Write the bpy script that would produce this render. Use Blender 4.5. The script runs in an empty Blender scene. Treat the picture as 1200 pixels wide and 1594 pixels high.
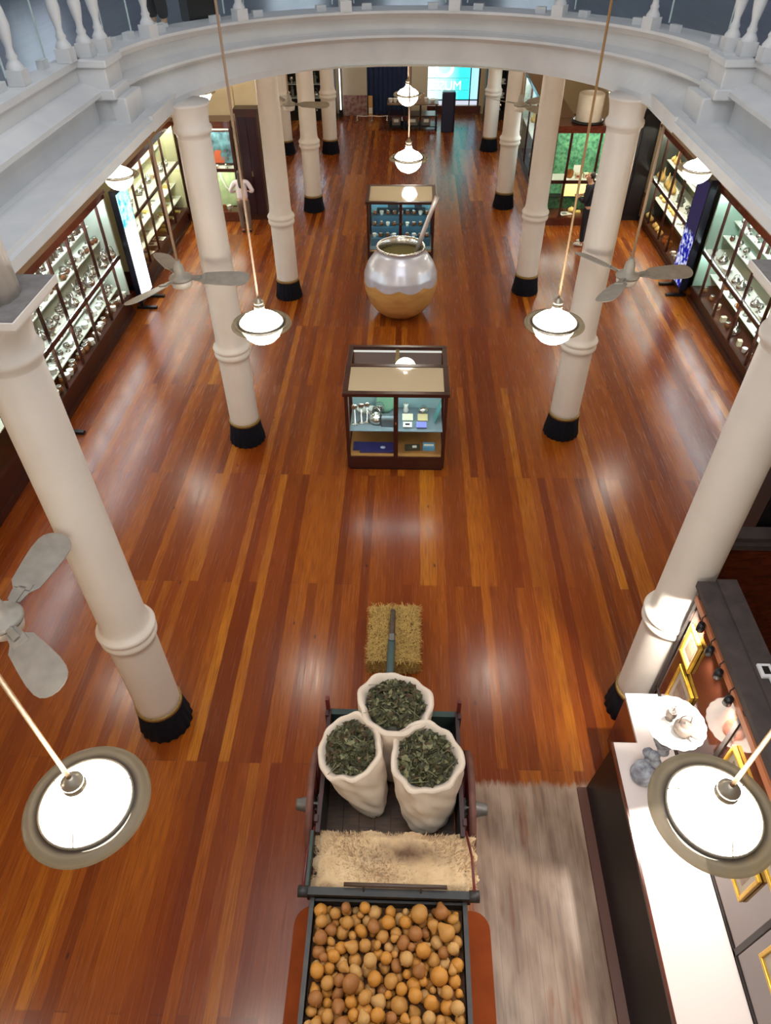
import bpy, bmesh, math, random
from mathutils import Vector, Matrix, Euler

random.seed(11)
PI = math.pi
S = bpy.context.scene
COL = S.collection

# ------------------------------------------------------------------ camera, light, exposure
cam_d = bpy.data.cameras.new('camera')
cam = bpy.data.objects.new('camera', cam_d)
COL.objects.link(cam)
r_ = Vector((0.99927, 0.03102, -0.00625)); u_ = Vector((-0.0170, 0.6871, 0.7264)); f_ = Vector((-0.0271, 0.7258, -0.6873))
f_.normalize(); r_ = (r_ - f_ * r_.dot(f_)).normalized(); u_ = r_.cross(f_)
M = Matrix((r_, u_, -f_)).transposed().to_4x4()
M.translation = Vector((0, 0, 7.2))
cam.matrix_world = M
cam_d.sensor_fit = 'VERTICAL'
cam_d.sensor_height = 24.0
cam_d.lens = 1069.8 / 1594 * 24.0
cam_d.clip_end = 200
S.camera = cam

S.view_settings.view_transform = 'Standard'
S.view_settings.look = 'None'
S.view_settings.exposure = 0.0
S.view_settings.gamma = 1.0
S.view_settings.use_curve_mapping = False

W = bpy.data.worlds.new('World'); S.world = W; W.use_nodes = True
W.node_tree.nodes['Background'].inputs[0].default_value = (0.85, 0.92, 1.0, 1)
W.node_tree.nodes['Background'].inputs[1].default_value = 0.4
try:
    S.cycles.max_bounces = 8; S.cycles.transparent_max_bounces = 24
    S.cycles.diffuse_bounces = 4; S.cycles.glossy_bounces = 4; S.cycles.caustics_reflective = False
    S.cycles.caustics_refractive = False; S.cycles.sample_clamp_indirect = 4.0
except Exception:
    pass

SKY_STRENGTH = 3.6       # the laylight over the hall
LAMP_STRENGTH = 42.0     # the opal globes
CASE_STRENGTH = 70.0     # the light strips inside the cases
SPOT_POWER = 60.0        # picture spotlights over the counter

# ------------------------------------------------------------------ materials
MATS = {}
def srgb(r, g, b):
    return tuple(((c / 255) / 12.92 if c / 255 <= 0.04045 else ((c / 255 + 0.055) / 1.055) ** 2.4) for c in (r, g, b)) + (1,)

def mat(name, col, rough=0.5, metal=0.0, emis=None, es=0.0, noise=None, spec=0.5, coat=0.0, bump=0.0, scale=(1, 1, 1)):
    """noise = (other colour, scale, amount)"""
    if name in MATS: return MATS[name]
    m = bpy.data.materials.new(name); m.use_nodes = True
    n = m.node_tree.nodes; l = m.node_tree.links; b = n['Principled BSDF']
    b.inputs['Base Color'].default_value = col
    b.inputs['Roughness'].default_value = rough
    b.inputs['Metallic'].default_value = metal
    b.inputs['Specular IOR Level'].default_value = spec
    b.inputs['Coat Weight'].default_value = coat
    if emis:
        b.inputs['Emission Color'].default_value = emis; b.inputs['Emission Strength'].default_value = es
    if noise or bump:
        tc = n.new('ShaderNodeTexCoord'); mp = n.new('ShaderNodeMapping'); mp.inputs['Scale'].default_value = scale
        l.new(tc.outputs['Object'], mp.inputs['Vector'])
        nz = n.new('ShaderNodeTexNoise'); nz.inputs['Scale'].default_value = noise[1] if noise else 30
        nz.inputs['Detail'].default_value = 5
        l.new(mp.outputs[0], nz.inputs['Vector'])
        if noise:
            rp = n.new('ShaderNodeMapRange'); rp.inputs[1].default_value = 0.35; rp.inputs[2].default_value = 0.68
            rp.inputs[4].default_value = noise[2]
            l.new(nz.outputs['Fac'], rp.inputs[0])
            mx = n.new('ShaderNodeMix'); mx.data_type = 'RGBA'
            mx.inputs[6].default_value = col; mx.inputs[7].default_value = noise[0]
            l.new(rp.outputs[0], mx.inputs[0]); l.new(mx.outputs[2], b.inputs['Base Color'])
        if bump:
            bp = n.new('ShaderNodeBump'); bp.inputs['Strength'].default_value = bump; bp.inputs['Distance'].default_value = 0.02
            l.new(nz.outputs['Fac'], bp.inputs['Height']); l.new(bp.outputs[0], b.inputs['Normal'])
    MATS[name] = m
    return m

def emat(name, col, s):
    if name in MATS: return MATS[name]
    m = bpy.data.materials.new(name); m.use_nodes = True
    n = m.node_tree.nodes; n.remove(n['Principled BSDF'])
    e = n.new('ShaderNodeEmission'); e.inputs[0].default_value = col; e.inputs[1].default_value = s
    m.node_tree.links.new(e.outputs[0], n['Material Output'].inputs[0])
    MATS[name] = m; return m

def glass_mat(name, tint=(0.97, 1, 0.99, 1), base=0.04):
    m = bpy.data.materials.new(name); m.use_nodes = True
    n = m.node_tree.nodes; l = m.node_tree.links; n.remove(n['Principled BSDF'])
    t = n.new('ShaderNodeBsdfTransparent'); t.inputs[0].default_value = tint
    g = n.new('ShaderNodeBsdfGlossy'); g.inputs['Roughness'].default_value = 0.02
    fr = n.new('ShaderNodeFresnel'); fr.inputs[0].default_value = 1.45
    mx = n.new('ShaderNodeMixShader'); ge = n.new('ShaderNodeNewGeometry')
    iv = n.new('ShaderNodeMath'); iv.operation = 'SUBTRACT'; iv.inputs[0].default_value = 1.0; l.new(ge.outputs['Backfacing'], iv.inputs[1])
    mu = n.new('ShaderNodeMath'); mu.operation = 'MULTIPLY'; l.new(fr.outputs[0], mu.inputs[0]); l.new(iv.outputs[0], mu.inputs[1])
    l.new(mu.outputs[0], mx.inputs[0]); l.new(t.outputs[0], mx.inputs[1]); l.new(g.outputs[0], mx.inputs[2])
    l.new(mx.outputs[0], n['Material Output'].inputs[0])
    MATS[name] = m; return m

def opal_mat(name, col, s, edge):
    """the frosted disc round a globe: part see-through, part diffusing"""
    m = bpy.data.materials.new(name); m.use_nodes = True
    n = m.node_tree.nodes; l = m.node_tree.links; b = n['Principled BSDF']
    b.inputs['Base Color'].default_value = col; b.inputs['Roughness'].default_value = 0.3
    t = n.new('ShaderNodeBsdfTransparent'); t.inputs[0].default_value = (0.9, 0.85, 0.75, 1)
    tr = n.new('ShaderNodeBsdfTranslucent'); tr.inputs[0].default_value = col
    m1 = n.new('ShaderNodeMixShader'); m1.inputs[0].default_value = 0.5
    l.new(b.outputs[0], m1.inputs[1]); l.new(tr.outputs[0], m1.inputs[2])
    m2 = n.new('ShaderNodeMixShader'); m2.inputs[0].default_value = edge
    l.new(m1.outputs[0], m2.inputs[1]); l.new(t.outputs[0], m2.inputs[2])
    l.new(m2.outputs[0], n['Material Output'].inputs[0])
    MATS[name] = m; return m

def floor_mat():
    m = bpy.data.materials.new('floor_boards'); m.use_nodes = True
    n = m.node_tree.nodes; l = m.node_tree.links; b = n['Principled BSDF']
    def math_(op, a=None, bb=None, c=None):
        k = n.new('ShaderNodeMath'); k.operation = op
        for i, v in enumerate((a, bb, c)):
            if v is None: continue
            if isinstance(v, (int, float)): k.inputs[i].default_value = v
            else: l.new(v, k.inputs[i])
        return k.outputs[0]
    def noise(vec, scale, detail=3):
        k = n.new('ShaderNodeTexNoise'); k.inputs['Scale'].default_value = scale; k.inputs['Detail'].default_value = detail
        l.new(vec, k.inputs['Vector']); return k.outputs['Fac']
    def mapping(vec, sc):
        k = n.new('ShaderNodeMapping'); k.inputs['Scale'].default_value = sc; l.new(vec, k.inputs['Vector']); return k.outputs[0]
    def combine(x, y):
        k = n.new('ShaderNodeCombineXYZ'); l.new(x, k.inputs[0]); l.new(y, k.inputs[1]); return k.outputs[0]
    def mixc(f, a, c, blend='MIX'):
        k = n.new('ShaderNodeMix'); k.data_type = 'RGBA'; k.blend_type = blend
        if isinstance(f, (int, float)): k.inputs[0].default_value = f
        else: l.new(f, k.inputs[0])
        for i, v in ((6, a), (7, c)):
            if isinstance(v, tuple): k.inputs[i].default_value = v
            else: l.new(v, k.inputs[i])
        return k.outputs[2]
    def rng(v, a, c, lo=0.0, hi=1.0):
        k = n.new('ShaderNodeMapRange'); k.inputs[1].default_value = a; k.inputs[2].default_value = c
        k.inputs[3].default_value = lo; k.inputs[4].default_value = hi; l.new(v, k.inputs[0]); return k.outputs[0]
    tc = n.new('ShaderNodeTexCoord'); P = tc.outputs['Object']
    sx = n.new('ShaderNodeSeparateXYZ'); l.new(P, sx.inputs[0]); X, Y = sx.outputs[0], sx.outputs[1]
    xs = math_('DIVIDE', X, 0.118); pid = math_('FLOOR', xs); fx = math_('FRACT', xs)
    wn = n.new('ShaderNodeTexWhiteNoise'); wn.noise_dimensions = '1D'; l.new(pid, wn.inputs['W'])
    off = math_('ADD', 1.35, math_('MULTIPLY', math_('GREATER_THAN', wn.outputs['Value'], 0.55), 2.3))
    ys = math_('DIVIDE', math_('ADD', Y, off), 4.9); rid = math_('FLOOR', ys); fy = math_('FRACT', ys)
    wn2 = n.new('ShaderNodeTexWhiteNoise'); wn2.noise_dimensions = '2D'; l.new(combine(pid, rid), wn2.inputs['Vector'])
    rp = n.new('ShaderNodeValToRGB'); e = rp.color_ramp.elements
    e[0].position = 0.0; e[0].color = srgb(98, 40, 9)
    e[1].position = 1.0; e[1].color = srgb(176, 108, 30)
    for p, c in ((0.25, srgb(119, 55, 13)), (0.55, srgb(136, 68, 16)), (0.85, srgb(152, 82, 20))):
        x = e.new(p); x.color = c
    l.new(wn2.outputs['Value'], rp.inputs[0])
    # broad tone drift and grain along the boards
    grain = noise(mapping(P, (26, 0.9, 1)), 3.0, 6)
    c = mixc(rng(grain, 0.42, 0.78, 0, 0.8), rp.outputs[0], srgb(84, 30, 8))
    fine = noise(mapping(P, (80, 3, 1)), 2.0, 4)
    c = mixc(rng(fine, 0.55, 0.8, 0, 0.16), c, srgb(164, 94, 30))
    big = noise(mapping(P, (0.5, 0.12, 1)), 2.0, 2)
    c = mixc(rng(big, 0.42, 0.65, 0, 0.5), c, srgb(112, 42, 10))
    # knots
    vo = n.new('ShaderNodeTexVoronoi'); vo.inputs['Scale'].default_value = 1.9; l.new(mapping(P, (1.6, 0.75, 1)), vo.inputs['Vector'])
    c = mixc(rng(vo.outputs['Distance'], 0.03, 0.06, 0.8, 0.0), c, srgb(52, 20, 10))
    # worn, unvarnished boards in front of the counter
    edge = noise(mapping(P, (9, 2.0, 1)), 3.0, 3)
    ey = math_('ADD', Y, math_('MULTIPLY', edge, 0.14))
    mx_ = math_('MULTIPLY', math_('MULTIPLY', rng(X, 0.70, 0.80), math_('LESS_THAN', X, 2.5)), rng(ey, 3.42, 3.50, 1, 0))
    wear_n = noise(mapping(P, (14, 0.8, 1)), 2.0, 6)
    worn = mixc(rng(wear_n, 0.3, 0.75), srgb(142, 116, 96), srgb(104, 82, 68))
    worn = mixc(rng(noise(mapping(P, (2.5, 0.8, 1)), 2.0, 3), 0.4, 0.65, 0, 0.75), worn, srgb(172, 148, 128))
    patch = noise(mapping(P, (3.0, 0.5, 1)), 2.2, 2)
    wm = math_('MULTIPLY', mx_, rng(patch, 0.70, 0.62, 0.55, 0.96))
    c = mixc(wm, c, worn)
    # joints
    jx = math_('LESS_THAN', fx, 0.035); jy = math_('LESS_THAN', fy, 0.0022)
    j = math_('MAXIMUM', jx, jy)
    c = mixc(math_('MULTIPLY', j, 0.32), c, srgb(50, 18, 6))
    l.new(c, b.inputs['Base Color'])
    rr = rng(noise(mapping(P, (20, 0.8, 1)), 2.0, 4), 0.3, 0.7, 0.20, 0.30)
    rr = math_('ADD', rr, math_('MULTIPLY', wm, 0.08))
    l.new(rr, b.inputs['Roughness'])
    b.inputs['Specular IOR Level'].default_value = 0.36
    bp = n.new('ShaderNodeBump'); bp.inputs['Strength'].default_value = 0.04; bp.inputs['Distance'].default_value = 0.006
    h2 = math_('SUBTRACT', 1.0, j)
    l.new(h2, bp.inputs['Height']); l.new(bp.outputs[0], b.inputs['Normal'])
    MATS['floor_boards'] = m
    return m

floor_mat()
white_col = mat('column_paint', srgb(220, 211, 202), 0.5, noise=(srgb(210, 200, 190), 3, 0.5))
plaster = mat('gallery_paint', srgb(214, 214, 214), 0.55, noise=(srgb(196, 198, 200), 2.2, 0.7))
dust = mat('dusty_top', srgb(108, 103, 100), 0.9, noise=(srgb(136, 130, 126), 12, 0.6))
cream = mat('cream_wall', srgb(222, 205, 168), 0.7, noise=(srgb(210, 192, 156), 2, 0.5))
cream2 = mat('cream_ceiling', srgb(224, 208, 178), 0.8)
wood = mat('dark_mahogany', srgb(66, 30, 22), 0.3, noise=(srgb(38, 16, 12), 4, 0.8), scale=(1, 1, 6))
wood2 = mat('red_mahogany', srgb(98, 44, 28), 0.22, noise=(srgb(66, 26, 18), 3, 0.8), scale=(2, 2, 8), coat=0.6)
woodlight = mat('oak_shelf', srgb(168, 118, 66), 0.4, noise=(srgb(140, 92, 48), 5, 0.6))
black = mat('black_cloth', srgb(20, 20, 30), 0.95, noise=(srgb(8, 8, 14), 18, 0.8), spec=0.2)
gold = mat('gold_braid', srgb(150, 120, 64), 0.5, 0.3, noise=(srgb(96, 74, 38), 60, 0.8))
blackm = mat('black_metal', srgb(22, 22, 26), 0.4, 0.3)
brass = mat('brass_rod', srgb(156, 120, 76), 0.5, 0.2)
rodw = mat('cream_rod', srgb(166, 138, 114), 0.5)
fanm = mat('fan_grey_metal', srgb(158, 152, 144), 0.5, 0.15, noise=(srgb(132, 128, 120), 8, 0.7))
fanw = mat('fan_white_enamel', srgb(218, 212, 202), 0.35)
silver = mat('silver', srgb(222, 222, 220), 0.22, 1.0, noise=(srgb(180, 180, 180), 20, 0.5))
silverdull = mat('dull_silver', srgb(208, 208, 220), 0.27, 0.35, noise=(srgb(186, 186, 200), 3, 0.6))
whitec = mat('white_china', srgb(240, 238, 230), 0.25)
gourd_b = mat('brown_gourd', srgb(120, 74, 40), 0.35, noise=(srgb(74, 42, 24), 8, 0.7))
gourd_y = mat('yellow_gourd', srgb(226, 190, 110), 0.4, noise=(srgb(190, 140, 70), 9, 0.6))
urn_skin = mat('urn_gourd_skin', srgb(206, 158, 92), 0.36, noise=(srgb(172, 124, 66), 2.5, 0.8), scale=(1, 1, 3), coat=0.3)
paper = mat('paper', srgb(238, 234, 220), 0.7)
backp = mat('case_backboard', srgb(190, 200, 188), 0.7)
backd = mat('case_dark_backboard', srgb(60, 66, 58), 0.7)
shelfg = mat('shelf_edge_white', srgb(222, 224, 210), 0.4)
glass = glass_mat('clear_glass')
glass_edge = mat('glass_edge', srgb(196, 212, 212), 0.2)
GLOBE = emat('lamp_glow', (1.0, 0.93, 0.80, 1), LAMP_STRENGTH)
STRIP = emat('case_light', (0.86, 0.97, 1.0, 1), CASE_STRENGTH)
STRIPW = emat('case_light_warm', (1.0, 0.95, 0.80, 1), CASE_STRENGTH)
brim_m = opal_mat('frosted_disc', (0.125, 0.108, 0.082, 1), 0, 0.30)

# ------------------------------------------------------------------ mesh helpers
class MB:
    def __init__(s): s.bm = bmesh.new(); s.smooth = False
    def box(s, c, d, rz=0.0, rx=0.0, ry=0.0, mi=0):
        m = Matrix.Translation(c) @ Euler((rx, ry, rz)).to_matrix().to_4x4() @ Matrix.Diagonal((d[0], d[1], d[2], 1))
        r = bmesh.ops.create_cube(s.bm, size=1.0, matrix=m)
        if mi:
            for v in r['verts']:
                for f in v.link_faces: f.material_index = mi
        return s
    def span(s, a, b, mi=0):
        return s.box([(a[i] + b[i]) / 2 for i in range(3)], [abs(b[i] - a[i]) for i in range(3)], mi=mi)
    def lathe(s, prof, segs=24, c=(0, 0, 0), mi=0, rot=None, fn=None, sx=1.0, sy=1.0):
        rings = []
        for (r, z) in prof:
            if r < 1e-6:
                p = Vector((0, 0, z)); p = rot @ p if rot else p
                rings.append([s.bm.verts.new(p + Vector(c))]); continue
            ring = []
            for k in range(segs):
                a = 2 * PI * k / segs
                rr = r * (fn(a, z) if fn else 1.0)
                p = Vector((rr * math.cos(a) * sx, rr * math.sin(a) * sy, z)); p = rot @ p if rot else p
                ring.append(s.bm.verts.new(p + Vector(c)))
            rings.append(ring)
        for A, B in zip(rings, rings[1:]):
            for k in range(segs):
                a0, a1 = A[k % len(A)], A[(k + 1) % len(A)]; b0, b1 = B[k % len(B)], B[(k + 1) % len(B)]
                vs = []
                for v in (a0, a1, b1, b0):
                    if v not in vs: vs.append(v)
                if len(vs) > 2:
                    try:
                        f = s.bm.faces.new(vs); f.smooth = True; f.material_index = mi
                    except ValueError: pass
        return s
    def tube(s, pts, r, segs=8, mi=0, cap=True):
        pts = [Vector(p) for p in pts]; rad = r if isinstance(r, (list, tuple)) else [r] * len(pts); rings = []
        for i, p in enumerate(pts):
            t = (pts[min(i + 1, len(pts) - 1)] - pts[max(i - 1, 0)]).normalized()
            q = t.orthogonal().normalized() if i == 0 else (q - t * q.dot(t)).normalized()
            w = t.cross(q)
            rings.append([s.bm.verts.new(p + (q * math.cos(2 * PI * k / segs) + w * math.sin(2 * PI * k / segs)) * rad[i]) for k in range(segs)])
        for A, B in zip(rings, rings[1:]):
            for k in range(segs):
                f = s.bm.faces.new((A[k], A[(k + 1) % segs], B[(k + 1) % segs], B[k])); f.smooth = True; f.material_index = mi
        if cap:
            for R in (rings[0][::-1], rings[-1]):
                f = s.bm.faces.new(R); f.material_index = mi
        return s
    def prism(s, poly, z0, z1, mi=0):
        a = [s.bm.verts.new((p[0], p[1], z0)) for p in poly]; b = [s.bm.verts.new((p[0], p[1], z1)) for p in poly]
        k = len(poly)
        fs = [s.bm.faces.new(a[::-1]), s.bm.faces.new(b)]
        for i in range(k): fs.append(s.bm.faces.new((a[i], a[(i + 1) % k], b[(i + 1) % k], b[i])))
        for f in fs: f.material_index = mi
        return s
    def quad(s, a, b, c, d, mi=0):
        f = s.bm.faces.new([s.bm.verts.new(v) for v in (a, b, c, d)]); f.material_index = mi; return s
    def grid(s, fn, nu, nv, mi=0, smooth=True, closed_u=False):
        V = [[s.bm.verts.new(fn(i / nu, j / nv)) for j in range(nv + 1)] for i in range(nu if closed_u else nu + 1)]
        for i in range(nu):
            for j in range(nv):
                i2 = (i + 1) % nu if closed_u else i + 1
                f = s.bm.faces.new((V[i][j], V[i2][j], V[i2][j + 1], V[i][j + 1])); f.smooth = smooth; f.material_index = mi
        return s
    def build(s, name, m, parent=None, loc=(0, 0, 0), rz=0.0, bevel=0.0, rot=None):
        bmesh.ops.recalc_face_normals(s.bm, faces=s.bm.faces[:])
        me = bpy.data.meshes.new(name); s.bm.to_mesh(me); s.bm.free()
        for x in (m if isinstance(m, (list, tuple)) else [m]): me.materials.append(x)
        o = bpy.data.objects.new(name, me); COL.objects.link(o)
        o.location = loc; o.rotation_euler = rot if rot else (0, 0, rz)
        if parent: o.parent = parent
        if bevel:
            md = o.modifiers.new('bevel', 'BEVEL'); md.width = bevel; md.segments = 2; md.limit_method = 'ANGLE'
        return o

def tag(o, label=None, cat=None, group=None, kind=None):
    if label: o['label'] = label
    if cat: o['category'] = cat
    if group: o['group'] = group
    if kind: o['kind'] = kind
    return o
def thing(name, label, cat, loc=(0, 0, 0), rz=0.0, group=None):
    o = bpy.data.objects.new(name, None); COL.objects.link(o); o.empty_display_size = 0.1
    o.location = loc; o.rotation_euler = (0, 0, rz)
    return tag(o, label, cat, group)
def copy_tree(o, parent=None):
    c = o.copy(); COL.objects.link(c)
    if parent: c.parent = parent
    for ch in list(o.children): copy_tree(ch, c)
    return c
def struct(name, mb, m, bevel=0.0):
    return tag(mb.build(name, m, bevel=bevel), kind='structure')
def ell(a, off=0.0):
    """a point on the curved edge of the well in the gallery floor"""
    return ((3.15 + off) * math.cos(a), 8.15 + (2.97 + off) * math.sin(a))

# ------------------------------------------------------------------ the setting
ZG, ZU, ZT = 5.08, 5.74, 11.0      # gallery soffit, gallery floor, hall ceiling
struct('floor', MB().span((-7, -3.2, -0.12), (7.3, 30.6, 0)), MATS['floor_boards'])
struct('wall_left', MB().span((-6.86, -3.2, 0), (-6.70, 30.6, ZG)), cream)
struct('wall_right', MB().span((7.0, -3.2, 0), (7.16, 30.6, ZG)), cream)
struct('wall_front', MB().span((-6.86, -3.36, 0), (7.16, -3.2, ZG)), cream)
b = MB(); b.span((-6.86, 30.4, 0), (0.60, 30.6, ZG)); b.span((2.62, 30.4, 0), (7.16, 30.6, ZG)); b.span((0.60, 30.4, 0), (2.62, 30.6, 0.28)); b.span((0.60, 30.4, 3.2), (2.62, 30.6, ZG))
struct('wall_back', b, cream)

def gallery(z, name, m):
    b = MB(); bm = b.bm
    N = 40
    arc = [ell(PI - PI * i / N, 0.30) for i in range(N + 1)]
    loop = [(-7, 8.15), (-7, 30.6), (7.3, 30.6), (7.3, 8.15)] + [(p[0], p[1]) for p in arc[::-1]]
    f = bm.faces.new([bm.verts.new((x, y, z)) for x, y in loop])
    for xa, xb in ((-7, -3.45), (3.45, 7.3)):
        b.quad((xa, -1.2, z), (xb, -1.2, z), (xb, 8.15, z), (xa, 8.15, z))
    b.quad((-7, -3.3, z), (7.3, -3.3, z), (7.3, -1.2, z), (-7, -1.2, z))
    bmesh.ops.triangulate(bm, faces=[f])
    return struct(name, b, m)
upper_floor_m = mat('upper_floor_boards', srgb(122, 128, 144), 0.28, noise=(srgb(100, 106, 122), 2, 0.8), scale=(5, 0.4, 1))
gallery(ZG + 0.02, 'ceiling', cream2)
gallery(ZU, 'floor_upper', upper_floor_m)

# straight edge of the well on both sides: beam, ledge, cornice, kerb
prof = [(2.84, 5.05), (2.82, 5.07), (2.82, 5.155), (2.85, 5.165), (2.86, 5.20), (3.26, 5.175), (3.30, 5.19), (3.30, 5.40), (3.24, 5.43), (3.19, 5.46),
        (3.19, 5.50), (3.30, 5.54), (3.36, 5.56), (3.41, 5.57), (3.41, 5.70), (3.37, 5.715), (3.37, 5.77), (3.60, 5.77), (3.60, 5.05)]
for i, sg in enumerate((-1, 1)):
    b = MB(); ys = (-1.2, 8.32)
    V = [[b.bm.verts.new((sg * x, y, z)) for x, z in prof] for y in ys]
    k = len(prof)
    for j in range(k): b.bm.faces.new((V[0][j], V[0][(j + 1) % k], V[1][(j + 1) % k], V[1][j]))
    b.bm.faces.new(V[0]); b.bm.faces.new(V[1][::-1])
    # beam carried on to the second column
    b.span((sg * 2.82, 8.32, 5.05), (sg * 3.40, 9.75, 5.20))
    struct('trim_%d' % (i + 1), b, plaster)
    # corner pedestal and the block under it
    b = MB(); b.span((sg * 3.11, 8.06, 5.20), (sg * 3.58, 8.52, 5.70)); b.span((sg * 3.08, 8.03, 5.70), (sg * 3.58, 8.55, 5.77))
    b.span((sg * 3.05, 8.00, 5.42), (sg * 3.50, 8.50, 5.52)); b.span((sg * 2.97, 8.06, 5.15), (sg * 3.40, 8.60, 5.43))
    struct('trim_%d' % (i + 3), b, plaster, bevel=0.012)
# curved edge: each level of the moulding is its own flattened half round
def lev(a_, A, B, n_=2.0):
    c_, s_ = math.cos(a_), math.sin(a_)
    return (A * math.copysign(abs(c_) ** (2 / n_), c_), 8.15 + B * abs(s_) ** (2 / n_))
prof = [(2.92, 3.32, 2.25, 5.08), (2.95, 3.30, 2.2, 5.16), (3.20, 3.22, 2.0, 5.40), (3.13, 3.17, 2.0, 5.43), (3.08, 3.12, 2.0, 5.455), (3.08, 3.12, 2.0, 5.485), (3.19, 3.22, 2.0, 5.51), (3.24, 3.24, 2.0, 5.53), (3.25, 3.22, 2.0, 5.66), (3.22, 3.10, 2.0, 5.68),
        (3.20, 3.06, 2.0, 5.735), (3.13, 2.97, 2.0, 5.745), (3.13, 2.97, 2.0, 5.775), (3.60, 3.42, 2.0, 5.775), (3.60, 3.60, 2.0, 5.08)]
b = MB(); N = 72
V = [[b.bm.verts.new((*lev(PI * (0.012 + 0.976 * i / N), A, B, n_), z)) for A, B, n_, z in prof] for i in range(N + 1)]
for i in range(N):
    for j in range(len(prof)):
        j2 = (j + 1) % len(prof)
        f = b.bm.faces.new((V[i][j], V[i][j2], V[i + 1][j2], V[i + 1][j])); f.smooth = False
b.bm.faces.new(V[0]); b.bm.faces.new(V[N][::-1])
struct('trim_5', b, plaster)

# upper hall shell and laylight
uw = mat('upper_wall_paint', srgb(206, 208, 210), 0.8)
struct('wall_left_upper', MB().span((-6.86, -3.2, ZU), (-6.7, 30.6, ZT)), uw)
struct('wall_right_upper', MB().span((7.0, -3.2, ZU), (7.16, 30.6, ZT)), uw)
struct('wall_back_upper', MB().span((-6.86, 30.4, ZU), (7.16, 30.6, ZT)), uw)
struct('wall_front_upper', MB().span((-6.86, -3.36, ZU), (7.16, -3.2, ZT)), uw)
b = MB(); b.span((-6.86, -3.2, ZT), (-3.2, 30.6, ZT + 0.1)); b.span((3.2, -3.2, ZT), (7.16, 30.6, ZT + 0.1)); b.span((-3.2, -3.2, ZT), (3.2, -2.0, ZT + 0.1)); b.span((-3.2, 6.0, ZT), (3.2, 30.6, ZT + 0.1))
struct('ceiling_upper', b, uw)
struct('window_2', MB().span((-3.2, -2.0, ZT + 0.04), (3.2, 6.0, ZT + 0.1)), emat('laylight', (0.93, 0.96, 1.0, 1), SKY_STRENGTH))

day = emat('added_daylight_pane', (0.74, 0.86, 1.0, 1), 2.6)  # unseen upper windows, added so the glossy gallery floor catches daylight
for i, (a, c_) in enumerate((((-6.70, 9.0, 6.6), (-6.66, 11.0, 9.6)), ((-6.70, 13.5, 6.6), (-6.66, 15.5, 9.6)), ((-5.2, 30.36, 6.6), (-3.2, 30.40, 9.6)), ((-1.0, 30.36, 6.6), (1.0, 30.40, 9.6)), ((3.2, 30.36, 6.6), (5.2, 30.40, 9.6)), ((6.96, 12.0, 6.6), (7.0, 14.0, 9.6)))):
    w = tag(bpy.data.objects.new('window_%d' % (i + 3), None), kind='structure'); COL.objects.link(w)
    MB().span(a, c_).build('pane', day, w)
    b = MB(); n_x = abs(c_[0] - a[0]) < 0.1
    for k in range(3):
        f_y = a[1] + (c_[1] - a[1]) * k / 2; f_x = a[0] + (c_[0] - a[0]) * k / 2
        if n_x: b.box(((a[0] + c_[0]) / 2, f_y, 8.1), (0.10, 0.09, 3.1))
        else: b.box((f_x, (a[1] + c_[1]) / 2, 8.1), (0.09, 0.10, 3.1))
    for z in (6.6, 8.1, 9.6): b.box([(a[q] + c_[q]) / 2 for q in (0, 1)] + [z], (0.10, 2.09, 0.09) if n_x else (2.09, 0.10, 0.09))
    b.build('frame', plaster, w)

# ------------------------------------------------------------------ columns
XL, XR = -2.704, 2.681
ROWS = [4.04, 9.385, 14.753, 20.09, 25.42]
def make_column(label, x, y, abacus_dust=False):
    t = thing('column', label, 'column', (x, y, 0), group='white columns of the hall')
    tag(t, kind='thing')
    fn = lambda a, z: 1 + 0.035 * math.sin(a * 19) * (1 - z / 0.5)
    MB().lathe([(0, 0.0), (0.285, 0.0), (0.293, 0.02), (0.266, 0.22), (0.252, 0.37), (0.248, 0.40), (0.2, 0.402)], 76, fn=fn).build('skirt', black, t)
    MB().lathe([(0.235, 0.385), (0.256, 0.387), (0.256, 0.435), (0.235, 0.437)], 40).build('gold_band', gold, t)
    MB().lathe([(0.2, 0.35), (0.233, 0.36), (0.236, 0.5), (0.238, 1.55), (0.242, 1.62), (0.262, 1.64), (0.276, 1.67), (0.278, 1.70), (0.266, 1.725), (0.262, 1.74), (0.280, 1.765), (0.286, 1.79), (0.276, 1.815),
                (0.250, 1.84), (0.236, 1.88), (0.226, 1.95), (0.218, 3.2), (0.206, 4.72)], 48).build('shaft', white_col, t)
    MB().lathe([(0.206, 4.72), (0.214, 4.76), (0.235, 4.78), (0.242, 4.81), (0.236, 4.84), (0.216, 4.865), (0.216, 4.92), (0.226, 5.0), (0.25, 5.07), (0.256, 5.08), (0.256, 5.11), (0, 5.11)], 48).build('capital', white_col, t)
    if not abacus_dust: return t
    a = MB(); a.box((0, 0, 5.13), (0.60, 0.60, 0.05)); a.box((0, 0, 5.175), (0.68, 0.68, 0.05))
    a.box((0, 0, 5.203), (0.66, 0.66, 0.006), mi=1)
    a.build('abacus', [white_col, dust], t, bevel=0.008)
    return t
side = ['left', 'right']
names = [('nearest white column of the left row, beside the round lamp', 'nearest white column of the right row, behind the spotlit counter'),
         ('white column of the left row standing between ceiling fan and round lamp', 'white column of the right row crossed by a ceiling fan blade'),
         ('white column of the left row beside the woman in the pale blouse', 'white column of the right row level with the giant gourd'),
         ('fourth white column of the left row, with black cloth skirt', 'fourth white column of the right row, beside the long glass case'),
         ('farthest white column of the left row, by the rope barrier', 'farthest white column of the right row, before the cyan window')]
make_cols = []
for i, y in enumerate(ROWS):
    make_cols.append(make_column(names[i][0], XL, y, i == 0))
    make_cols.append(make_column(names[i][1], XR, y + 0.317, i == 0))
make_column('white column outside the left row, mostly hidden behind it', -4.2, 25.3)
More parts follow.
